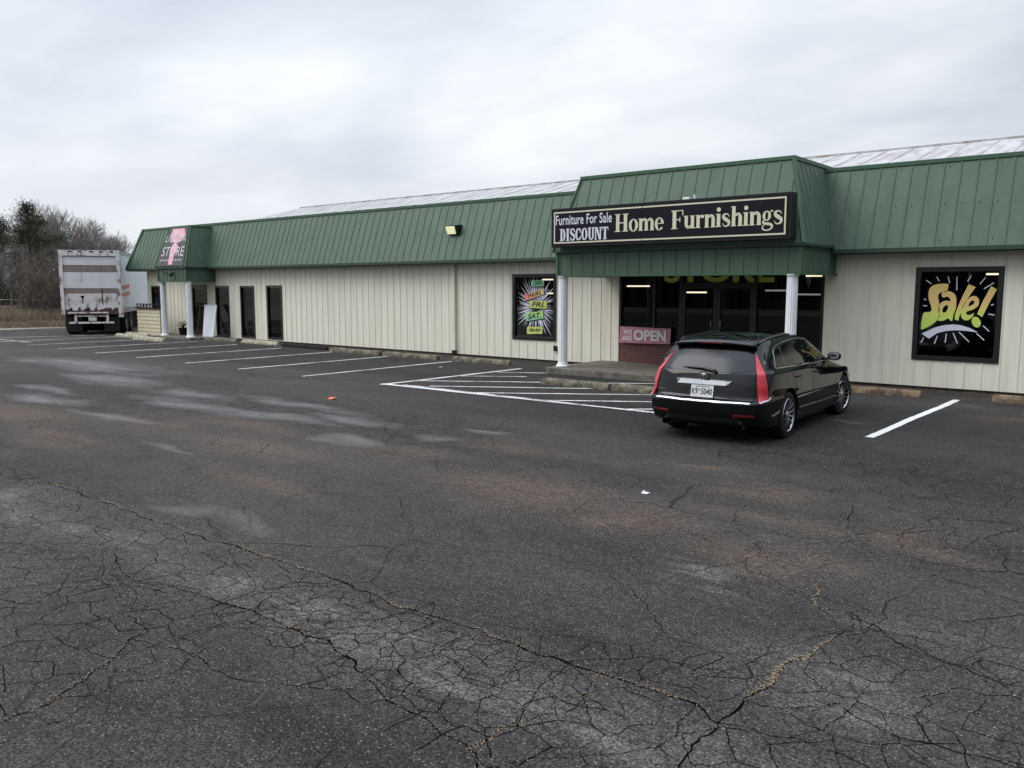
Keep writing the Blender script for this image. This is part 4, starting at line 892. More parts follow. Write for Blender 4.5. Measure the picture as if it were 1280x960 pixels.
stop(-35.9, -33.9, 17.15, 'pale_concrete', 'pale wheel stop beside the black trailer wheels, nearer the building', h=.14)

# ------------------------------------------------------------------ things by the small entrance
hw = thing('counter_screen', 'low beige lap sided screen with black top beside the trailer', 'screen', (-34.5, 17.5, 0))
mb = MB(); mb.m(MATS['lap_siding'])
for k in range(7):
    z = .03 + k * .16; mb.hexa([(-1.0, -.032, z), (.95, -.032, z), (.95, .04, z), (-1.0, .04, z), (-1.0, -.012, z + .158), (.95, -.012, z + .158), (.95, .04, z + .158), (-1.0, .04, z + .158)])
    mb.hexa([(.93, .04, z), (.962, .04, z), (.962, .25, z), (.93, .25, z), (.93, .04, z + .158), (.945, .04, z + .158), (.945, .25, z + .158), (.93, .25, z + .158)])
mb.build('siding', None, hw)
mb = MB(); mb.m(MATS['black_metal']); mb.box(-1.05, 1.0, -.08, .1, 1.15, 1.2)
for k in range(8): mb.box(-1.03 + k * .28, -1.0 + k * .28, -.02, .02, 1.2, 1.33)
mb.box(-1.05, 1.0, -.03, .03, 1.33, 1.37); mb.build('rail', None, hw)
bd = thing('board', 'tilted blank white board leaning beside the right column of the small entrance', 'board', (-30.45, 17.75, .1), 0)
mb = MB(); mb.m(MATS['board_white']); mb.hexa([(-.2, -.02, 0), (.52, -.02, 0), (.52, .02, 0), (-.2, .02, 0), (-.62, .36, 1.25), (.22, .36, 1.25), (.22, .4, 1.25), (-.62, .4, 1.25)]); mb.build('sheet', None, bd)
mb = MB(); mb.m(MATS['white_paint']); mb.bar((-.2, -.025, 0), (-.62, .355, 1.25), .03, .03); mb.bar((.52, -.025, 0), (.22, .355, 1.25), .03, .03); mb.bar((-.62, .355, 1.25), (.22, .355, 1.25), .03, .03); mb.build('edge_frame', None, bd)
bd = thing('easel', 'thin black folded easel leaning between the two columns of the small entrance', 'easel', (-31.6, 17.9, .09))
mb = MB(); mb.m(MATS['black_metal']); mb.bar((-.3, 0, 0), (.05, .25, 1.2), .05, .03); mb.bar((.25, -.05, 0), (.08, .25, 1.2), .05, .03); mb.bar((-.2, .05, .35), (.2, .0, .35), .04, .03); mb.build('easel_frame', None, bd)
pt = thing('plant_pot', 'black pot with a withered plant between the small entrance columns', 'plant pot', (-32.6, 17.95, .09))
mb = MB(); mb.m(MATS['black_metal']); mb.lathe([(0, .01), (.12, 0), (.17, .26), (.19, .27), (.19, .3), (.16, .3), (.15, .25), (0, .25)], n=20); mb.build('pot', None, pt, smooth=True)
mb = MB(); mb.m(MATS['leaf'])
for k in range(26):
    a = random.uniform(0, 6.28); r = random.uniform(.1, .3); mb.tube([(0, 0, .25), (r * .4 * cos(a), r * .4 * sin(a), .42), (r * cos(a), r * sin(a), random.uniform(.3, .6))], [.008, .006, .012], 4)
mb.build('stems', None, pt)

# litter
mb = MB(); mb.m(MATS['board_white']); mb.raw([(-.045, -.02, .004), (.02, -.03, .006), (.05, .01, .02), (.0, .035, .008), (-.04, .02, .025)], [(0, 1, 2), (0, 2, 3), (0, 3, 4)]); o = mb.build('paper_scrap'); o.location = (-4.2, 7.24, 0); tag(o, 'crumpled white paper scrap on the open asphalt behind the car', 'litter')
mb = MB(); mb.m(mat('orange', (.65, .13, .05), .6)); mb.raw([(-.1, -.04, .004), (.05, -.06, .01), (.12, .02, .05), (.0, .07, .015), (-.08, .04, .04)], [(0, 1, 2), (0, 2, 3), (0, 3, 4)]); o = mb.build('wrapper'); o.location = (-12.39, 9.73, 0); tag(o, 'small orange wrapper on the asphalt short of the hatched lines', 'litter')
mb = MB(); mb.m(MATS['board_white']); mb.raw([(-.05, -.04, .004), (.05, -.03, .02), (.04, .05, .005), (-.03, .04, .02)], [(0, 1, 2), (0, 2, 3)]); o = mb.build('paper_scrap'); o.location = (-15.1, 15.4, 0); tag(o, 'tiny white paper scrap in the bay next to the hatched lines', 'litter')
# ------------------------------------------------------------------ the black estate car
m = mat('car_paint', (.004, .0045, .0055), .4, coat=.75, spec=.0); 
mat('car_glass', (.004, .005, .006), .02, spec=.45); mat('rear_glass', (.014, .016, .020), .2, spec=.3)
mat('chrome', (.75, .75, .77), .08, metal=1); mat('satin_chrome', (.62, .62, .64), .25, metal=1); mat('rim_chrome', (.42, .42, .44), .16, metal=1)
mat('rubber', (.012, .012, .012), .8, spec=.2); mat('well_black', (.003, .003, .003), .9, spec=.05); mat('trim_black', (.01, .01, .01), .4)
m = mat('tail_red', (.42, .012, .02), .22, coat=.4); t, p = nodes(m)
co = N(t, 'ShaderNodeTexCoord'); wv_ = N(t, 'ShaderNodeTexWave', i_Scale=9.0, bands_direction='X'); t.links.new(co.outputs['Object'], wv_.inputs['Vector'])
t.links.new(mix(t, ramp(t, [(.35, 0.0), (.65, 1.0)], wv_.outputs[0]), (.44, .010, .020), (.50, .014, .026)), p.inputs['Base Color'])
mat('reflector_red', (.18, .01, .012), .2, coat=1); mat('lamp_clear', (.5, .5, .52), .1, coat=1); mat('plate_white', (.62, .62, .62), .4); mat('plate_ink', (.03, .035, .05), .5)
def car_levels():
    def lv(yr, yf, w_, zr, zs, zf):  # zs: (rear side, mid, front side)
        P = [(0, yr), (.45, yr + .012), (.76, yr + .075), (.905, yr + .20), (.975, -1.93), (1, -1.42), (1, -.7), (1, 0), (1, .7), (.99, 1.42), (.95, 1.85), (.82, yf - .22), (.45, yf - .05), (0, yf)]
        out = []
        for j, (x, y) in enumerate(P):
            if j <= 2: z = zr
            elif j == 3: z = zr * .6 + zs[0] * .4
            elif j <= 7: z = zs[0] + (zs[1] - zs[0]) * (j - 4) / 3
            elif j <= 10: z = zs[1] + (zs[2] - zs[1]) * (j - 7) / 3
            else: z = zs[2] + (zf - zs[2]) * (j - 10) / 3
            out.append(Vector((x * w_, y, z)))
        return out
    Ls = [lv(-2.26, 2.26, .84, .22, (.20, .17, .18), .2), lv(-2.38, 2.34, .90, .29, (.25, .22, .25), .26), lv(-2.45, 2.39, .918, .42, (.42, .42, .42), .42),
          lv(-2.46, 2.39, .925, .575, (.585, .56, .56), .56), lv(-2.43, 2.37, .924, .605, (.615, .60, .60), .60), lv(-2.375, 2.34, .920, .64, (.66, .65, .65), .66), lv(-2.345, 2.28, .912, .80, (.82, .79, .70), .66), lv(-2.30, 2.20, .892, .94, (.965, .91, .775), .69)]
    def gh(yr, w_, zr, zs, front):  # front: j8..j13 explicit, sides j4..j7
        out = [Vector((0, yr, zr)), Vector((.43 * w_, yr + .012, zr)), Vector((.74 * w_, yr + .06, zr)), Vector((.90 * w_, yr + .17, zr))]
        y8 = front[0][1]; ys = -1.93 if yr < -2.1 else yr + .30
        for k in range(4): out.append(Vector((w_ * (.965, .99, 1, 1)[k], ys + (y8 - ys) * k / 4, zs[0] + (zs[1] - zs[0]) * k / 4)))
        return out + [Vector(f) for f in front]
    Ls.append(gh(-2.285, .868, .975, (1.0, .955), [(.868, .6, .925), (.85, 1.25, .855), (.79, 1.62, .815), (.63, 1.78, .82), (.36, 1.86, .83), (0, 1.88, .835)]))
    Ls.append(gh(-2.265, .838, 1.0, (1.03, .98), [(.838, .42, .965), (.815, .72, .975), (.745, .92, .985), (.60, 1.03, .99), (.36, 1.12, 1.0), (0, 1.16, 1.005)]))
    Ls.append(gh(-2.13, .775, 1.17, (1.20, 1.18), [(.77, .10, 1.17), (.735, .36, 1.17), (.665, .53, 1.175), (.55, .64, 1.18), (.34, .72, 1.19), (0, .76, 1.195)]))
    Ls.append(gh(-1.985, .70, 1.325, (1.35, 1.375), [(.69, -.28, 1.365), (.655, -.02, 1.36), (.595, .12, 1.36), (.50, .22, 1.365), (.32, .29, 1.375), (0, .32, 1.38)]))
    Ls.append(gh(-1.93, .645, 1.39, (1.40, 1.425), [(.63, -.45, 1.415), (.60, -.20, 1.40), (.54, -.04, 1.40), (.46, .06, 1.405), (.30, .13, 1.415), (0, .16, 1.42)]))
    Ls.append(gh(-1.84, .54, 1.415, (1.43, 1.455), [(.53, -.65, 1.445), (.50, -.42, 1.435), (.45, -.26, 1.43), (.38, -.16, 1.43), (.25, -.08, 1.44), (0, -.05, 1.445)]))
    Ls.append(gh(-1.60, .30, 1.435, (1.45, 1.475), [(.30, -.9, 1.47), (.28, -.75, 1.46), (.25, -.62, 1.46), (.2, -.54, 1.46), (.13, -.5, 1.46), (0, -.48, 1.46)]))
    Ls.append(gh(-1.35, .05, 1.45, (1.46, 1.48), [(.05, -1.0, 1.475), (.05, -.95, 1.475), (.04, -.92, 1.475), (.03, -.9, 1.475), (.02, -.88, 1.475), (0, -.87, 1.475)]))
    return Ls
def cr4(a, b, c, d, t_): return .5 * ((2 * b) + (c - a) * t_ + (2 * a - 5 * b + 4 * c - d) * t_ ** 2 + (3 * b - a - 3 * c + d) * t_ ** 3)
def refine(seq, k, tens=1.0):
    out = []
    for i in range(len(seq) - 1):
        a = seq[max(i - 1, 0)]; b = seq[i]; c = seq[i + 1]; d = seq[min(i + 2, len(seq) - 1)]
        for s_ in range(k):
            t_ = s_ / k; out.append(b.lerp(c, t_).lerp(cr4(a, b, c, d, t_), tens))
    out.append(seq[-1]); return out
LV = [refine(l, 5) for l in car_levels()]          # along the half loop
cols_ = [refine([l[i] for l in LV], 4, .5) for i in range(len(LV[0]))]
rows = [[c[r] for c in cols_] for r in range(len(cols_[0]))]
loops = [r + [Vector((-q.x, q.y, q.z)) for q in r[-2:0:-1]] for r in rows]
n_ = len(loops[0]); vs_ = [q for l in loops for q in l]
fs_ = [(i * n_ + k, i * n_ + (k + 1) % n_, (i + 1) * n_ + (k + 1) % n_, (i + 1) * n_ + k) for i in range(len(loops) - 1) for k in range(n_)]
fs_.append(tuple(range(n_))[::-1]); fs_.append(tuple(range((len(loops) - 1) * n_, len(loops) * n_)))
BV = BVHTree.FromPolygons(vs_, fs_)
CAR_RZ = radians(3.0)
car = thing('parked_car', 'black estate car parked nose in at the glass entrance', 'car', (-5.215, 12.53, 0), CAR_RZ); car.scale = (.97, .97, .97)
mb = MB(); mb.m(MATS['car_paint']); mb.raw(vs_, fs_); body = mb.build('body', None, car, smooth=True)
body.data.materials.append(MATS['well_black'])
cut = MB(); cut.m(MATS['well_black'])
for sy in (-1.42, 1.42):
    for sx_ in (-1, 1): cut.lathe([(0, sx_ * .60), (.385, sx_ * .60), (.385, sx_ * 1.1), (0, sx_ * 1.1)], (0, sy, .345), 'x', 40)
co_ = cut.build('cutter'); body.parent = None
bo = body.modifiers.new('b', 'BOOLEAN'); bo.operation = 'DIFFERENCE'; bo.object = co_; bo.solver = 'EXACT'
dg = bpy.context.evaluated_depsgraph_get(); dg.update()
nm = bpy.data.meshes.new_from_object(body.evaluated_get(dg)); body.modifiers.clear(); body.data = nm; body.parent = car
nm.set_sharp_from_angle(angle=radians(38)); bpy.data.objects.remove(co_)
def snap(q, off=.004):
    loc, nor, idx, d = BV.find_nearest(Vector(q))
    if nor.dot(loc - Vector((0, -.1, .6))) < 0: nor = -nor
    return loc + nor * off
def patch(name, A, Bc, mt, nu=16, nv=8, off=.004, parent=None, smooth=True):
    A = refine([Vector(a) for a in A], max(1, nu // (len(A) - 1)), .8); Bc = refine([Vector(b) for b in Bc], max(1, nu // (len(Bc) - 1)), .8)
    k = min(len(A), len(Bc)); g = []
    for j in range(nv + 1): g.append([snap(A[i].lerp(Bc[i], j / nv), off) for i in range(k)])
    mb = MB(); mb.m(MATS[mt]); vs = [q for r in g for q in r]
    inn = [[snap(q, -.012) for q in r] for r in g]
    fs = [(j * k + i, j * k + i + 1, (j + 1) * k + i + 1, (j + 1) * k + i) for j in range(nv) for i in range(k - 1)]
    bd = [j * k for j in range(nv)] + [nv * k + i for i in range(k - 1)] + [j * k + k - 1 for j in range(nv, 0, -1)] + [i for i in range(k - 1, 0, -1)]
    iv = [q for r in inn for q in r]; base = len(vs); vs += [iv[i] for i in bd]; m_ = len(bd)
    fs += [(bd[i], bd[(i + 1) % m_], base + (i + 1) % m_, base + i) for i in range(m_)]
    mb.raw(vs, fs); return mb.build(name, None, parent or car, smooth=smooth)
def ribbon(mb, pts, wd, off=.006, up=None, rf=6):
    pts = refine([Vector(q) for q in pts], rf, .9); C_ = [snap(q, off) for q in pts]; L = []; R = []; Li = []; Ri = []
    for i, q in enumerate(C_):
        d = (C_[min(i + 1, len(C_) - 1)] - C_[max(i - 1, 0)]).normalized(); nrm = (snap(q, .02) - snap(q, 0)).normalized(); s_ = d.cross(nrm).normalized() * wd / 2
        L.append(q + s_); R.append(q - s_); Li.append(q + s_ - nrm * (off + .006)); Ri.append(q - s_ - nrm * (off + .006))
    n = len(L); mb.raw(L + R + Li + Ri, [(i, i + 1, n + i + 1, n + i) for i in range(n - 1)] + [(i, i + 1, 2 * n + i + 1, 2 * n + i) for i in range(n - 1)] + [(n + i, n + i + 1, 3 * n + i + 1, 3 * n + i) for i in range(n - 1)])
for s_ in (1, -1):
    def M(l): return [(s_ * a, b, c) for a, b, c in l]
    # side glass
    patch('window', M([(.83, -1.74, 1.055), (.83, -1.60, 1.05), (.83, -1.44, 1.045)]), M([(.73, -1.62, 1.25), (.73, -1.50, 1.285), (.73, -1.40, 1.305)]), 'car_glass', 8, 6)
    patch('window', M([(.83, -1.40, 1.045), (.83, -.9, 1.03), (.83, -.36, 1.015)]), M([(.71, -1.37, 1.31), (.70, -.9, 1.35), (.70, -.36, 1.355)]), 'car_glass', 14, 8)
    patch('window', M([(.83, -.28, 1.01), (.83, .2, 1.0), (.82, .66, .998)]), M([(.70, -.28, 1.353), (.70, .12, 1.29), (.79, .60, 1.05)]), 'car_glass', 14, 8)
    mb = MB(); mb.m(MATS['satin_chrome']); ribbon(mb, M([(.83, -1.78, 1.035), (.83, -1.0, 1.01), (.83, -.3, .99), (.82, .68, .98)]), .016, .008)
    ribbon(mb, M([(.83, -1.78, 1.035), (.77, -1.72, 1.15), (.73, -1.64, 1.275), (.70, -1.42, 1.335), (.69, -.9, 1.375), (.69, -.4, 1.38), (.70, .02, 1.335), (.75, .38, 1.19), (.81, .70, 1.0)]), .012, .008)
    ribbon(mb, M([(.83, -1.425, 1.04), (.78, -1.405, 1.17), (.71, -1.385, 1.31)]), .014, .008); mb.build('window_trim', None, car)
    mb = MB(); mb.m(MATS['well_black'])
    ribbon(mb, M([(.92, -.32, .27), (.925, -.33, .6), (.90, -.33, .92), (.84, -.32, 1.0)]), .009, .0015); mb.build('door_seam', None, car); mb = MB(); mb.m(MATS['well_black']); ribbon(mb, M([(.92, .86, .27), (.925, .9, .6), (.88, .86, .88), (.84, .76, .95)]), .008, .0015)
    mb.build('door_seam', None, car); mb = MB(); mb.m(MATS['well_black']); ribbon(mb, M([(.92, -.98, .42), (.925, -1.08, .62), (.90, -1.22, .82), (.85, -1.32, 1.02)]), .008, .0015)
    mb.build('door_seam', None, car)
    mb = MB(); mb.m(MATS['satin_chrome']); ribbon(mb, M([(.93, -.98, .40), (.93, 0, .385), (.93, .92, .38)]), .016, .008); mb.build('side_moulding', None, car)
    for y_ in (-1.02, -.12):
        mb = MB(); mb.m(MATS['car_paint']); c_ = snap((s_ * .9, y_, .86), .022); mb.tube([(c_.x - s_ * .02, c_.y - .09, c_.z), (c_.x + s_ * .006, c_.y - .06, c_.z), (c_.x + s_ * .006, c_.y + .06, c_.z), (c_.x - s_ * .02, c_.y + .09, c_.z)], .012); mb.build('door_handle', None, car, smooth=True)
    # mirror
    mb = MB(); mb.m(MATS['car_paint']); mb.lathe([(0, -.14), (.05, -.13), (.085, -.09), (.095, -.03), (.09, .03), (.07, .08), (.04, .11), (0, .12)], (0, 0, 0), 'x', 20)
    mb.v = [(s_ * (.945 + v[0] * .82), .66 + v[1] * .6 + abs(v[0]) * .15, 1.045 + v[2] * .78) for v in mb.v]
    mb.bar((s_ * .80, .66, .99), (s_ * .90, .665, 1.02), .07, .035); mr_ = mb.build('mirror', None, car, smooth=True)
    mb = MB(); mb.m(MATS['chrome']); mb.lathe([(0, 0), (.065, 0), (.068, .006), (0, .006)], (0, 0, 0), 'y', 20); mb.v = [(s_ * .945 + v[0] * 1.12, .606 + v[1] - .006, 1.045 + v[2] * .78) for v in mb.v]; mb.build('mirror_glass', None, mr_)
    # tail lamp: tall blade on the corner, bumper to roof
    patch('taillight', M([(.825, -2.36, .655), (.80, -2.33, .8), (.76, -2.28, .95), (.70, -2.16, 1.13), (.655, -2.04, 1.295)]), M([(.92, -2.17, .675), (.905, -2.17, .8), (.86, -2.16, .95), (.755, -2.09, 1.13), (.662, -2.03, 1.30)]), 'tail_red', 24, 5, .012)
    mb = MB(); mb.m(MATS['lamp_clear']); ribbon(mb, M([(.83, -2.36, .645), (.88, -2.22, .64), (.91, -2.1, .66)]), .022, .016); mb.build('reversing_lamp', None, car)
    patch('headlight', M([(.86, 1.72, .66), (.80, 2.02, .60), (.70, 2.2, .52)]), M([(.82, 1.72, .85), (.78, 1.98, .80), (.66, 2.18, .72)]), 'lamp_clear', 8, 5, .008)
    mb = MB(); mb.m(MATS['reflector_red']); ribbon(mb, M([(.48, -2.46, .395), (.62, -2.44, .397), (.76, -2.38, .40)]), .028, .006); mb.build('reflector', None, car)
    mb = MB(); mb.m(MATS['satin_chrome']); mb.lathe([(.045, 0), (.048, .22), (.04, .22), (.038, .02)], (s_ * .55, -2.385, .245), 'y', 20); mb.build('exhaust_tip', None, car, smooth=True)
    mb = MB(); mb.m(MATS['trim_black']); ribbon(mb, M([(.62, -1.85, 1.42), (.59, -1.2, 1.45), (.56, -.5, 1.44)]), .03, .022); mb.build('roof_rail', None, car)
# rear and front glass
patch('rear_window', [(-.70, -2.2, 1.035), (-.40, -2.28, 1.0), (0, -2.29, .985), (.40, -2.28, 1.0), (.70, -2.2, 1.035)], [(-.60, -2.03, 1.285), (-.3, -2.04, 1.293), (0, -2.05, 1.295), (.3, -2.04, 1.293), (.60, -2.03, 1.285)], 'rear_glass', 24, 10, .004)
patch('windscreen', [(-.68, .90, 1.02), (-.36, 1.08, 1.03), (0, 1.12, 1.03), (.36, 1.08, 1.03), (.68, .90, 1.02)], [(-.50, .20, 1.37), (-.3, .26, 1.375), (0, .28, 1.38), (.3, .26, 1.375), (.50, .20, 1.37)], 'car_glass', 24, 10, .004)
# glass roof panel
patch('sunroof', [(-.42, -1.35, 1.47), (0, -1.38, 1.48), (.42, -1.35, 1.47)], [(-.40, -.35, 1.46), (0, -.33, 1.46), (.40, -.35, 1.46)], 'car_glass', 12, 12, .003)
# roof spoiler lip with high brake lamp
mb = MB(); mb.m(MATS['car_paint']); k = 17; V = []
for prof in ((-1.86, .016, 0), (-2.01, .012, 0), (-2.085, -.018, 0), (-2.08, -.045, 0), (-1.98, -.075, 0)):
    for i in range(k):
        x_ = -.61 + 1.22 * i / (k - 1); cz = 1.402 - .036 * (x_ / .61) ** 2; V.append((x_, prof[0] + .02 + .055 * (x_ / .61) ** 2, cz + prof[1]))
mb.raw(V, [(j * k + i, j * k + i + 1, (j + 1) * k + i + 1, (j + 1) * k + i) for j in range(4) for i in range(k - 1)]); sp2 = mb.build('spoiler', None, car, smooth=True)
so = sp2.modifiers.new('s', 'SOLIDIFY'); so.thickness = .012
mb = MB(); mb.m(MATS['reflector_red']); mb.bar((-.16, -2.086, 1.376), (.16, -2.086, 1.376), .012, .014); mb.build('brake_lamp', None, car)
mb = MB(); mb.m(MATS['trim_black']); mb.raw([(-.012, -1.62, 1.45), (.012, -1.62, 1.45), (.02, -1.45, 1.455), (-.02, -1.45, 1.455), (0, -1.655, 1.505)], [(0, 1, 4), (1, 2, 4), (2, 3, 4), (3, 0, 4)]); mb.build('antenna', None, car)
# tailgate seam, chrome bar, emblem, plate, strip, wiper
mb = MB(); mb.m(MATS['well_black'])
for s_ in (-1, 1): ribbon(mb, [(s_ * .71, -2.2, 1.02), (s_ * .745, -2.32, .85), (s_ * .755, -2.36, .70), (s_ * .66, -2.40, .615)], .009, .0015)
ribbon(mb, [(-.66, -2.4, .615), (0, -2.42, .608), (.66, -2.4, .615)], .010, .0015); mb.build('tailgate_seam', None, car)
mb = MB(); mb.m(MATS['satin_chrome']); ribbon(mb, [(-.70, -2.40, .600), (-.35, -2.45, .592), (0, -2.46, .590), (.35, -2.45, .592), (.70, -2.40, .600)], .026, .008); mb.build('bumper_strip', None, car)
for s_ in (-1, 1):
    patch('bumper_corner', [(s_ * .73, -2.42, .585), (s_ * .84, -2.33, .585), (s_ * .93, -2.1, .60)], [(s_ * .76, -2.37, .645), (s_ * .85, -2.30, .64), (s_ * .92, -2.1, .66)], 'car_paint', 8, 3, .012)
def rp(x, z, off=0): q = snap((x, -2.5, z), 0); hit = BV.ray_cast(Vector((x, -4, z)), Vector((0, 1, 0))); return Vector((x, hit[0].y - off, z))
mb = MB(); mb.m(MATS['chrome']); k = 13; V = []
for (dz, o_) in ((-.03, .002), (-.034, .026), (.024, .034), (.034, .002)):
    for i in range(k):
        x_ = -.40 + .80 * i / (k - 1); tp = .01 if i in (0, k - 1) else 0; q = rp(x_ + (dz * .35 * (1 if x_ > 0 else -1) if i in (0, k - 1) else 0), .843 + dz, o_ - tp * (o_ > .01)); V.append(q)
mb.raw(V, [(j * k + i, j * k + i + 1, (j + 1) * k + i + 1, (j + 1) * k + i) for j in range(3) for i in range(k - 1)]); mb.build('chrome_bar', None, car)
q = rp(0, .93, .03); em = MB(); em.m(MATS['chrome'])
for i in range(28):
    a = 2 * pi * i / 28; r0, r1 = .052, .066; b = a + 2 * pi / 28 * .8
    em.hexa([(q.x + r * cos(t_) * 1.0, q.y + y_, q.z + r * sin(t_) * .92) for y_ in (0, -.014) for r, t_ in ((r0, a), (r1, a), (r1, b), (r0, b))])
em.m(MATS['chrome']); em.raw([(q.x + x, q.y - .004, q.z + z) for x, z in ((-.034, .03), (.034, .03), (.036, .0), (.02, -.026), (0, -.038), (-.02, -.026), (-.036, 0))] + [(q.x, q.y - .014, q.z)], [(i, (i + 1) % 7, 7) for i in range(7)])
em.m(MATS['plate_ink']); em.box(q.x - .02, q.x - .004, q.y - .017, q.y - .010, q.z + .004, q.z + .018); em.m(MATS['reflector_red']); em.box(q.x + .004, q.x + .02, q.y - .017, q.y - .010, q.z + .004, q.z + .018); em.box(q.x - .02, q.x - .004, q.y - .017, q.y - .010, q.z - .02, q.z - .006)
em.build('emblem', None, car)
for s_, nm_ in ((-1, 'badge'), (1, 'badge')):
    if s_ > 0: continue
    mb = MB(); mb.m(MATS['chrome']); q0 = rp(-.62, .70, .008)
    for i, wl in enumerate((.02, .026, .02, .026)): mb.box(-.69 + i * .036, -.69 + i * .036 + wl, q0.y, q0.y + .01, .695, .713)
    mb.build(nm_, None, car)
pb_ = rp(0, .645, .02).y; pt_ = rp(0, .80, .016).y
plq = [(-.165, pb_, .632), (.165, pb_, .632), (.165, pt_, .798), (-.165, pt_, .798)]
mb = MB(); mb.m(MATS['plate_white']); mb.raw([Vector(v) for v in plq] + [Vector(v) + Vector((0, .006, 0)) for v in plq], [(0, 1, 2, 3), (7, 6, 5, 4), (0, 1, 5, 4), (1, 2, 6, 5), (2, 3, 7, 6), (3, 0, 4, 7)]); pl_ = mb.build('licence_plate', None, car)
mb = MB(); mb.m(MATS['plate_ink']); Q = [Vector(v) + Vector((0, -.003, 0)) for v in plq]
add_text(mb, 'K9', [bil(Q, .05, .22), bil(Q, .31, .22), bil(Q, .31, .74), bil(Q, .05, .74)], offset=.02); add_text(mb, '5040', [bil(Q, .46, .22), bil(Q, .95, .22), bil(Q, .95, .74), bil(Q, .46, .74)], offset=.02)
for (u0, u1, v0, v1) in ((.36, .41, .52, .7), (.37, .40, .26, .36)): mb.raw([bil(Q, u0, v0), bil(Q, u1, v0), bil(Q, u1, v1), bil(Q, u0, v1)], [(0, 1, 2, 3)])
for i in range(12):
    u = .2 + i * .055; mb.raw([bil(Q, u, .83), bil(Q, u + .038, .83), bil(Q, u + .03, .92), bil(Q, u + .008, .92)], [(0, 1, 2, 3)])
mb.build('plate_number', None, pl_, fix=False)
mb = MB(); mb.m(MATS['trim_black']); a_ = snap((.10, -2.29, 1.0), .03); mb.tube([snap((.16, -2.3, .985), .01), snap((.14, -2.3, 1.0), .035)], .028, 12)
mb.tube([snap((.15, -2.3, 1.0), .035), snap((-.05, -2.28, 1.035), .03), snap((-.30, -2.27, 1.04), .02)], [.02, .013, .008], 8); mb.tube([snap((.02, -2.27, 1.04), .016), snap((-.36, -2.26, 1.045), .012)], .007, 6); mb.build('rear_wiper', None, car, smooth=True)
# lower valance
mb = MB(); mb.m(MATS['trim_black']); ribbon(mb, [(-.55, -2.44, .30), (0, -2.45, .30), (.55, -2.44, .30)], .07, .004); mb.build('rear_valance', None, car)
mb = MB(); mb.m(MATS['well_black']); mb.box(-.72, .72, -2.1, 2.1, .2, .26); mb.build('underbody', None, car)
# wheels
def make_wheel():
    root = bpy.data.objects.new('wheel', None); C.objects.link(root); root.parent = car
    mb = MB(); mb.m(MATS['rubber']); mb.lathe([(.235, -.11), (.30, -.118), (.325, -.105), (.338, -.07), (.34, 0), (.338, .07), (.325, .105), (.30, .118), (.238, .112), (.235, -.11)], (0, 0, 0), 'x', 48)
    ty = mb.build('tyre', None, root, smooth=True)
    mb = MB(); mb.m(MATS['rim_chrome']); mb.lathe([(.215, -.10), (.225, .06), (.228, .10), (.242, .118), (.246, .112), (.235, .09), (.235, -.1)], (0, 0, 0), 'x', 48)
    mb.m(MATS['well_black']); mb.lathe([(0, -.02), (.215, -.03)], (0, 0, 0), 'x', 32)
    mb.m(MATS['rim_chrome'])
    for k in range(7):
        for sgn in (-1, 1):
            a = 2 * pi * k / 7 + sgn * .10; b = 2 * pi * k / 7 + sgn * .235
            def pt(r, an, h, w2, q): return (h, r * cos(an) - w2 * q * sin(an), r * sin(an) + w2 * q * cos(an))
            r0, r1 = .035, .232; w0, w1 = .016, .0105
            mb.hexa([pt(r0, a, .05, w0, -1), pt(r0, a, .05, w0, 1), pt(r1, b, .07, w1, 1), pt(r1, b, .07, w1, -1), pt(r0, a, .095, w0 * .8, -1), pt(r0, a, .095, w0 * .8, 1), pt(r1, b, .112, w1 * .7, 1), pt(r1, b, .112, w1 * .7, -1)])
    mb.lathe([(.062, .05), (.06, .092), (.045, .106), (.03, .108), (0, .110)], (0, 0, 0), 'x', 24)
    rm = mb.build('rim', None, root)
    return root
wh0 = make_wheel()
for i, (sx_, sy) in enumerate(((1, -1.42), (1, 1.42), (-1, -1.42), (-1, 1.42))):
    o = wh0 if i == 0 else copy_tree(wh0, car)
    o.location = (sx_ * .795, sy, .34); o.rotation_euler = (.3 * i, 0, (0 if sx_ > 0 else pi) - (radians(10) if sy > 0 else 0))

# ------------------------------------------------------------------ old box trailer beside the building
W_ = Vector((.57, .82, 0)); 
tr = thing('box_trailer', 'old white box trailer with rusted roll-up rear door beside the building', 'trailer', (-36.72 - .57 * 1.18, 17.38 - .82 * 1.18, 0), math.atan2(.57, .82) - 0 + 0)
# local frame: x = width (to the right seen from behind), y = forward
tr.rotation_euler = (0, 0, math.atan2(.82, .57))
noisy('tr_white', (.78, .79, .82), (.66, .66, .67), 1.5, .5, (1, 1, .6)); noisy('tr_grey', (.27, .225, .21), (.19, .15, .14), 3, .7, (3, 1, .6))
noisy('tr_dirty', (.70, .68, .68), (.26, .18, .16), 3.5, .7, (1, 1, .5), .50, .66); noisy('tr_rust', (.075, .035, .032), (.22, .17, .15), 5, .8, (1, 1, 1), .5, .7)
noisy('tr_frame', (.74, .72, .71), (.24, .14, .11), 9, .6, (1, 1, .35), .50, .62); noisy('tr_side', (.66, .72, .78), (.58, .63, .68), 1.2, .45, (.3, 1, 1)); noisy('tr_alu', (.30, .31, .32), (.17, .17, .18), 4, .5, (1, .3, 1))
mat('tr_stripe', (.50, .075, .04), .5)
HW, BZ, TZ, LEN = 1.18, 1.0, 3.66, 12.0
def tb(mb, name, par=None, **k): return mb.build(name, None, par or tr, **k)
mb = MB(); mb.m(MATS['tr_side']); mb.box(-HW, -HW + .04, .06, LEN, BZ, TZ - .03); mb.box(HW - .04, HW, .06, LEN, BZ, TZ - .03); mb.box(-HW + .04, HW - .04, LEN - .04, LEN, BZ, TZ - .03); mb.box(-HW, HW, .06, LEN, TZ - .03, TZ - .01)
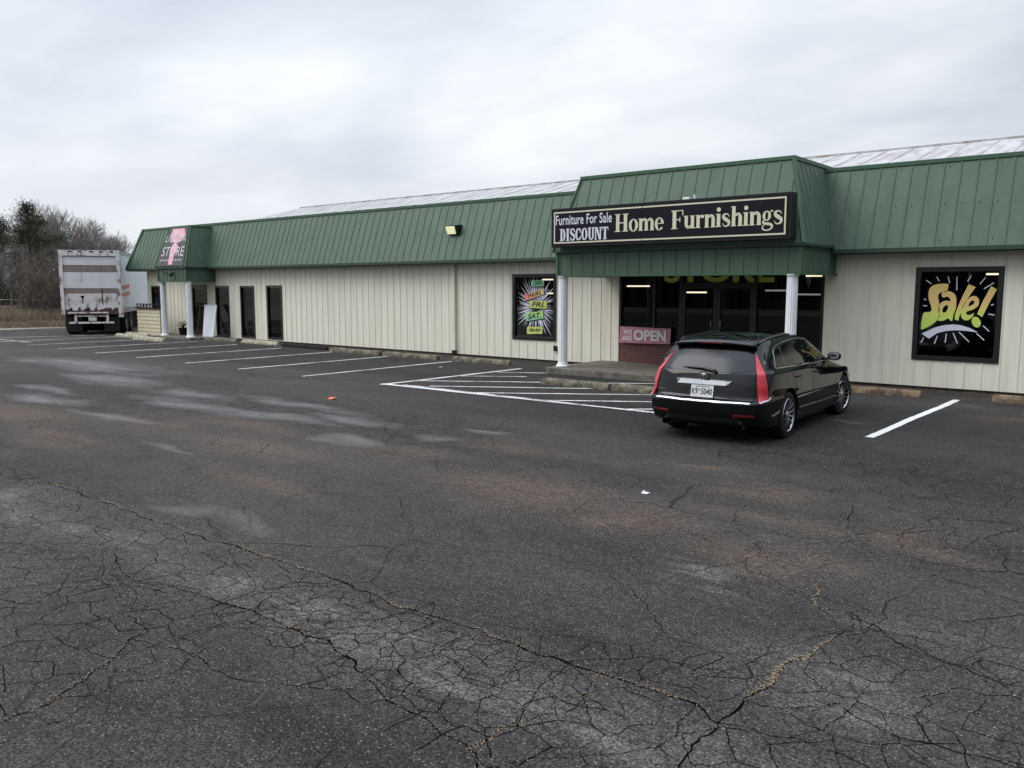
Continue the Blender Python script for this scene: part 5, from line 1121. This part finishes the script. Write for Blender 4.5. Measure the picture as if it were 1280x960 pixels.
for k in range(18): mb.box(HW, HW + .012, .4 + k * .62, .43 + k * .62, BZ + .1, TZ - .12)
tb(mb, 'cargo_box')
mb = MB(); mb.m(MATS['tr_alu']); mb.box(HW - .01, HW + .02, .06, LEN, TZ - .16, TZ); mb.box(HW - .01, HW + .025, .06, LEN, BZ - .06, BZ + .16); mb.box(-HW - .02, -HW + .01, .06, LEN, BZ - .06, BZ + .16); tb(mb, 'side_rail')
mb = MB(); mb.m(MATS['tr_stripe'])
for z in (1.62, 1.95): mb.hexa([(HW + .013, .25, z), (HW + .013, 2.3, z + .10), (HW + .016, 2.3, z + .10), (HW + .016, .25, z), (HW + .013, .25, z + .17), (HW + .013, 2.3, z + .27), (HW + .016, 2.3, z + .27), (HW + .016, .25, z + .17)])
tb(mb, 'stripe')
mb = MB(); mb.m(MATS['tr_frame']); mb.box(-HW - .03, -HW + .11, -.04, .1, .88, TZ); mb.box(HW - .11, HW + .03, -.04, .1, .75, TZ); mb.box(HW + .035, HW + .075, -.03, .08, .75, 2.0)
mb.box(-HW + .11, HW - .11, -.04, .1, TZ - .24, TZ); mb.m(MATS['tr_rust']); mb.box(-HW + .11, HW - .11, -.05, .1, .88, 1.04); fr_ = tb(mb, 'rear_frame', bevel=.008)
mb = MB(); mb.m(MATS['tr_frame']); mb.box(-HW + .2, HW - .5, -.056, -.052, .93, .99); tb(mb, 'reflective_strip', fr_)
for x_ in (-.75, -.35, .1, .5, .9):
    mb = MB(); mb.m(MATS['well_black']); mb.box(x_ - .07, x_ + .07, -.06, -.04, TZ - .075, TZ - .03); tb(mb, 'marker_lamp', fr_)
bands = [(1.05, 1.47, 'tr_dirty'), (1.47, 1.80, 'tr_dirty'), (1.80, 2.02, 'tr_grey'), (2.02, 2.72, 'tr_white'), (2.72, 3.02, 'tr_grey'), (3.02, 3.40, 'tr_white')]
mb = MB()
for a, b, m_ in bands: mb.m(MATS[m_]); mb.box(-HW + .115, HW - .115, .0 + .03, .06, a + .006, b - .004)
mb.m(MATS['tr_rust'])
for k in range(24):
    x_ = random.uniform(-1.1, 1.1); h_ = random.uniform(.03, .16); w_ = random.uniform(.03, .1); mb.face([(x_ - w_, .0285, 1.055), (x_ + w_, .0285, 1.055), (x_ + w_ * .6, .0285, 1.055 + h_), (x_ - w_ * .5, .0285, 1.055 + h_ * .8)])
mb.m(MATS['well_black']); mb.box(-.42, -.30, .0, .03, 1.62, 1.70); mb.box(-.38, -.34, .018, .03, 1.35, 1.62); mb.box(.42, .455, .022, .03, 1.30, 2.0); mb.box(.43, .445, .024, .03, 2.7, 2.95); mb.box(-.36, -.35, .024, .03, 2.3, 2.72)
tb(mb, 'roll_up_door')
mb = MB(); mb.m(MATS['tr_frame']); mb.box(-.95, .85, -.02, .06, .48, .56); mb.box(-.72, -.62, 0, .05, .56, .88); mb.box(.55, .65, 0, .05, .56, .88); mb.box(-.62, .55, 0, .05, .78, .84); tb(mb, 'underride_guard')
mb = MB(); mb.m(MATS['plate_white']); mb.box(-.16, .16, -.035, -.02, .60, .76); tb(mb, 'licence_plate')
mb = MB(); mb.m(MATS['well_black']); mb.box(-HW + .3, HW - .3, .1, LEN, .78, .98); mb.box(-.5, .5, .5, 3.6, .5, .8); tb(mb, 'chassis')
for x_ in (-.80, .72):
    mb = MB(); mb.m(MATS['trim_black']); mb.box(x_ - .32, x_ + .32, .28, .30, .12, .9); tb(mb, 'mud_flap')
for y_ in (1.0, 2.25):
    for s_ in (-1, 1):
        root = bpy.data.objects.new('wheel', None); C.objects.link(root); root.parent = tr; root.location = (s_ * .95, y_, .5)
        mb = MB(); mb.m(MATS['rubber']); prof = [(.28, -.26), (.44, -.27), (.50, -.22), (.5, -.03), (.46, 0), (.5, .03), (.50, .22), (.44, .27), (.28, .26)]; mb.lathe(prof, (0, 0, 0), 'x', 36); mb.build('tyre', None, root, smooth=True)
        mb = MB(); mb.m(MATS['tr_grey']); mb.lathe([(.28, s_ * .25), (.24, s_ * .14), (.12, s_ * .12), (.11, s_ * .24), (0, s_ * .25)], (0, 0, 0), 'x', 24); mb.build('rim', None, root)
mb = MB(); mb.m(MATS['well_black']); mb.box(-.72, .72, .9, 1.1, .25, .8); mb.box(-.72, .72, 2.15, 2.35, .25, .8); mb.box(-.55, .55, .6, .7, .14, .5); mb.box(-.3, .3, 1.1, 2.15, .45, .8); tb(mb, 'axle')
mb = MB(); mb.m(MATS['tr_frame']); 
for s_ in (-1, 1):
    mb = MB(); mb.m(MATS['tr_frame']); mb.box(s_ * .75 - .07, s_ * .75 + .07, 9.2, 9.34, .1, 1.0); mb.box(s_ * .75 - .15, s_ * .75 + .15, 9.1, 9.44, 0, .1); tb(mb, 'landing_leg')
mb = MB(); mb.m(MATS['well_black']); mb.box(HW - .12, HW - .08, 2.85, 5.4, .12, .98); tb(mb, 'side_skirt')

# ------------------------------------------------------------------ winter trees, brush, fence
noisy('bark', (.085, .072, .06), (.05, .043, .038), 3, .95, (1, 1, .3)); noisy('twig', (.21, .19, .18), (.14, .125, .115), 2, .95)
noisy('cedar', (.022, .032, .016), (.045, .055, .028), 1.2, .9); noisy('brush', (.165, .138, .12), (.095, .08, .068), .8, .95); noisy('dry_grass', (.25, .20, .135), (.15, .12, .085), .6, .95)
def bare_tree_mesh(seed, H_=10.0, spread=.5, twigs=1.0):
    r = random.Random(seed); tk = MB(); tk.m(MATS['bark']); tw = MB(); tw.m(MATS['twig'])
    def seg(mb, a, b, r0, r1, n):
        d = (b - a).normalized(); u = d.cross(Vector((.3, .1, 1)));
        if u.length < .05: u = d.cross(Vector((1, 0, 0)))
        u.normalize(); v = d.cross(u)
        V = [a + (u * cos(2 * pi * k / n) + v * sin(2 * pi * k / n)) * r0 for k in range(n)] + [b + (u * cos(2 * pi * k / n) + v * sin(2 * pi * k / n)) * r1 for k in range(n)]
        mb.raw(V, [(k, (k + 1) % n, n + (k + 1) % n, n + k) for k in range(n)])
    def grow(p, d, L, rad, lev):
        k = 4 if lev < 2 else 3; q = p
        for i in range(k):
            nd = (d + Vector((r.gauss(0, .16), r.gauss(0, .16), r.gauss(0, .10) + .06))).normalized(); nq = q + nd * L / k; r0 = rad * (1 - .45 * i / k); r1 = rad * (1 - .45 * (i + 1) / k)
            seg(tk if lev < 3 else tw, q, nq, max(r0, .009), max(r1, .007), 6 if lev == 0 else 4 if lev < 2 else 3)
            q = nq; d = nd
            if lev < 5 and (i > 0 or lev > 0):
                for _ in range((1 if lev == 0 else 1) + (r.random() < (.45 if lev < 3 else .08) * twigs)):
                    a = r.uniform(0, 6.28); s_ = r.uniform(.45, .95) * (spread + .35); sd = Vector((cos(a), sin(a), 0)); sd = (d * .8 + (sd - d * sd.dot(d)) * s_ + Vector((0, 0, .12))).normalized()
                    grow(q, sd, L * r.uniform(.48, .68), r1 * r.uniform(.5, .7), lev + 1)
        if lev < 5: grow(q, (d + Vector((r.gauss(0, .2), r.gauss(0, .2), .1))).normalized(), L * .62, rad * .52, lev + 1)
    grow(Vector((0, 0, -.1)), Vector((r.gauss(0, .05), r.gauss(0, .05), 1)).normalized(), H_ * .42, H_ * .017, 0)
    return tk, tw
def make_bare(seed, **k):
    o = thing('bare_tree', 'tree', 'tree'); tk, tw = bare_tree_mesh(seed, **k); tk.build('trunk', None, o, fix=False); tw.build('crown', None, o, fix=False); return o
def make_cedar(seed, H_=7.0):
    r = random.Random(seed); o = thing('evergreen_tree', 'tree', 'tree'); mb = MB(); mb.m(MATS['bark']); mb.tube([(0, 0, -.1), (.05, 0, H_ * .5), (0, .05, H_ * .95)], [.16, .1, .02], 7); mb.build('trunk', None, o)
    mb = MB(); mb.m(MATS['cedar']); cl = []
    for k in range(95):
        h = r.uniform(.10, 1) ** .9; R_ = H_ * .24 * (1.05 - h) ** .6 * (1 + .35 * sin(k * 1.7)); a = r.uniform(0, 6.28); cl.append((Vector((R_ * cos(a) * r.uniform(.4, 1), R_ * sin(a) * r.uniform(.4, 1), h * H_)), r.uniform(.3, .62)))
    for c, cr_ in cl:
        for _ in range(75):
            q = c + Vector((r.gauss(0, cr_ * .5), r.gauss(0, cr_ * .5), r.gauss(0, cr_ * .42))); s_ = r.uniform(.05, .13)
            d1 = Vector((r.gauss(0, 1), r.gauss(0, 1), r.gauss(0, 1))).normalized() * s_; d2 = Vector((r.gauss(0, 1), r.gauss(0, 1), r.gauss(0, 1))).normalized() * s_ * .6
            mb.raw([q - d1, q + d2, q + d1], [(0, 1, 2)])
    mb.build('crown', None, o, fix=False); return o
bares = [make_bare(11, H_=10, spread=.50), make_bare(23, H_=10, spread=.45), make_bare(37, H_=10, spread=.65), make_bare(41, H_=10, spread=.5), make_bare(59, H_=10, spread=.38)]
ceds = [make_cedar(3), make_cedar(8)]
used = set()
def polar(px, dist):  # a bearing from the viewpoint and a distance on the ground
    th = radians(39.5) - math.atan((px - 640) / 1035.); return (-sin(th) * dist, cos(th) * dist)
def place(src, x, y, sc, label, grp, rz=None, sx_=1.0):
    o = src if src.name not in used else copy_tree(src); used.add(src.name)
    o.location = (x, y, -.04); o.scale = (sc * sx_, sc * sx_, sc); o.rotation_euler = (0, 0, random.uniform(0, 6.28) if rz is None else rz)
    o['label'] = label; o['category'] = 'tree'; o['group'] = grp; return o
TB = 'bare trees beyond the trailer'; TC = 'dark evergreens among the bare trees'
rt_ = random.Random(5)
spec = [(-22, 78, .95), (-6, 92, 1.12), (12, 88, 1.08), (22, 74, .82), (44, 80, .98), (52, 100, 1.42), (58, 86, 1.22), (64, 98, 1.45), (78, 100, 1.36), (86, 88, 1.14), (94, 102, 1.28), (108, 104, 1.14), (116, 96, 1.10), (124, 108, 1.12), (132, 100, 1.05), (139, 112, 1.08), (147, 104, .98), (155, 114, .96), (163, 120, .92), (172, 118, .85), (28, 104, 1.2), (90, 74, .62), (66, 70, .72), (150, 92, .72), (0, 68, .62)]
words = ['leftmost', 'tall spreading', 'thin grey', 'forked', 'slender', 'twiggy', 'tallest', 'broad', 'upright', 'crooked']
for i, (px, ds, sc) in enumerate(spec):
    x, y = polar(px, ds); side = 'left of the trailer' if px < 72 else 'above the trailer roof' if px < 150 else 'beside the mansard end'
    place(bares[i % 5], x, y, sc * (.78 if px < 75 else .82), '', TB)
    tr_o = [o for o in bpy.data.objects if o.parent is None and o.get('group') == TB][-1]
tl = sorted([o for o in bpy.data.objects if o.parent is None and o.get('group') == TB and o.name.startswith('bare_tree')], key=lambda o: math.atan2(-o.location.x, o.location.y), reverse=True)
ordn = ['first', 'second', 'third', 'fourth', 'fifth', 'sixth', 'seventh', 'eighth', 'ninth', 'tenth', 'eleventh', 'twelfth', 'thirteenth', 'fourteenth', 'fifteenth', 'sixteenth', 'seventeenth', 'eighteenth']
for i, o in enumerate(tl):
    if i < len(tl) - len(ordn): o['label'] = 'bare grey winter tree, %s from the left edge of the wood' % ordn[i]
    else: o['label'] = 'bare winter tree, %s in the wood counting from the building' % ordn[len(tl) - 1 - i]
for i, (px, ds, sc, lab) in enumerate(((6, 70, 1.0, 'dark evergreen tree at the far left edge of the wood'), (45, 72, 1.16, 'tallest dark evergreen standing left of the trailer'), (84, 84, .95, 'dark evergreen partly hidden behind the trailer roof'), (64, 82, .95, 'dark evergreen between the tallest one and the trailer'), (30, 80, .7, 'low dark evergreen left of the tallest one'))):
    x, y = polar(px, ds); place(ceds[i % 2], x, y, sc, lab, TC)
# brush thicket under the trees
def thicket(mb, x, y, h, r, n=40):
    for _ in range(n):
        a = rt_.uniform(0, 6.28); q = Vector((x + r * rt_.random() * cos(a), y + r * rt_.random() * sin(a), -.05)); d = Vector((rt_.gauss(0, .22), rt_.gauss(0, .22), 1)); hh = h * rt_.uniform(.5, 1)
        for s_ in range(3):
            nq = q + d * hh / 3; w_ = .022 * (1 - s_ / 4); u = Vector((.74, .67, 0)) * w_; v = Vector((-.67, .74, 0)) * w_
            mb.raw([q - u, q + u, nq + u * .7, nq - u * .7], [(0, 1, 2, 3)]); mb.raw([q - v, q + v, nq + v * .7, nq - v * .7], [(0, 1, 2, 3)])
            for _ in range(4):
                e = q.lerp(nq, rt_.random()); dd = Vector((rt_.gauss(0, .5), rt_.gauss(0, .5), rt_.uniform(.1, .9))) * hh * .17; o2 = Vector((.008, .008, .004)); mb.raw([e - o2, e + o2, e + dd], [(0, 1, 2)])
            q = nq; d = d + Vector((rt_.gauss(0, .15), rt_.gauss(0, .15), 0))
mb = MB(); mb.m(MATS['brush'])
for k in range(130):
    px = rt_.uniform(-35, 185); ds = rt_.uniform(66, 96); x, y = polar(px, ds); thicket(mb, x, y, rt_.uniform(1.8, 3.9) * (.75 if px > 90 else 1), 1.6, 26)
for k in range(16):
    px = rt_.uniform(48, 84); x, y = polar(px, rt_.uniform(56, 62)); thicket(mb, x, y, rt_.uniform(2.5, 5.0), 1.0, 34)
tag(mb.build('brush', None, None, fix=False), 'brown leafless brush filling the wood behind the fence', 'brush', kind='stuff')
mb = MB(); mb.m(MATS['dry_grass'])
for k in range(26000):
    px = rt_.uniform(-30, 100); ds = 49 + 21 * rt_.random() ** .8; x, y = polar(px, ds)
    if noise.noise(Vector((x * .25, y * .25, 0))) < -.25 and ds > 53: continue
    h = rt_.uniform(.12, .35) if ds < 54 else rt_.uniform(.3, 1.0); a = rt_.uniform(0, 6.28); w_ = .022; l = Vector((rt_.gauss(0, .25), rt_.gauss(0, .25), 1)) * h
    q = Vector((x, y, -.04)); u = Vector((cos(a) * w_, sin(a) * w_, 0)); mb.raw([q - u, q + u, q + l], [(0, 1, 2)])
tag(mb.build('dry_grass', None, None, fix=False), 'tall tan winter grass along the fence line', 'grass', kind='stuff')
noisy('post_wood', (.16, .13, .11), (.09, .075, .065), 6, .9); mat('wire', (.42, .42, .40), .6)
fn = thing('wire_fence', 'wire fence on weathered wooden posts before the wood', 'fence', (-58, 21, 0)); pp = []
for px, ds in ((-22, 64), (17.5, 63), (29, 66), (52, 64), (76, 62.5), (95, 61)):
    x, y = polar(px, ds); pp.append(Vector((x + 58, y - 21, 0)))
    mb = MB(); mb.m(MATS['post_wood']); mb.tube([(x + 58, y - 21, -.1), (x + 58.02, y - 21, 1.75)], [.075, .06], 7); mb.build('fence_post', None, fn)
mb = MB(); mb.m(MATS['wire'])
for h in (.45, .8, 1.15):
    mb.tube([q + Vector((0, -.08, h + (.12 if i % 2 else 0) * (h > 1))) for i, q in enumerate(pp)], .014, 4)
mb.build('wire', None, fn)
# unseen wood added behind and beside the viewpoint to darken glass and paint reflections
mb = MB(); mb.m(MATS['brush']); r = random.Random(77)
for k in range(3400):
    x = r.uniform(-75, 60); y = -38 - r.uniform(0, 9)
    if k % 4 == 0: x, y = 45 + r.uniform(0, 8), r.uniform(-40, 40)
    h = r.uniform(5, 12); a = r.uniform(0, 3.14); q = Vector((x, y, -.05)); l = Vector((r.gauss(0, .7), r.gauss(0, .7), h)); u = Vector((cos(a), sin(a), 0)) * r.uniform(.12, .4)
    mb.raw([q - u, q + u, q + l + u * .3, q + l - u * .3], [(0, 1, 2, 3)])
tag(mb.build('reflection_wood', None, None, fix=False), 'unseen leafless wood added behind the viewpoint to darken reflections', 'wood', kind='stuff')
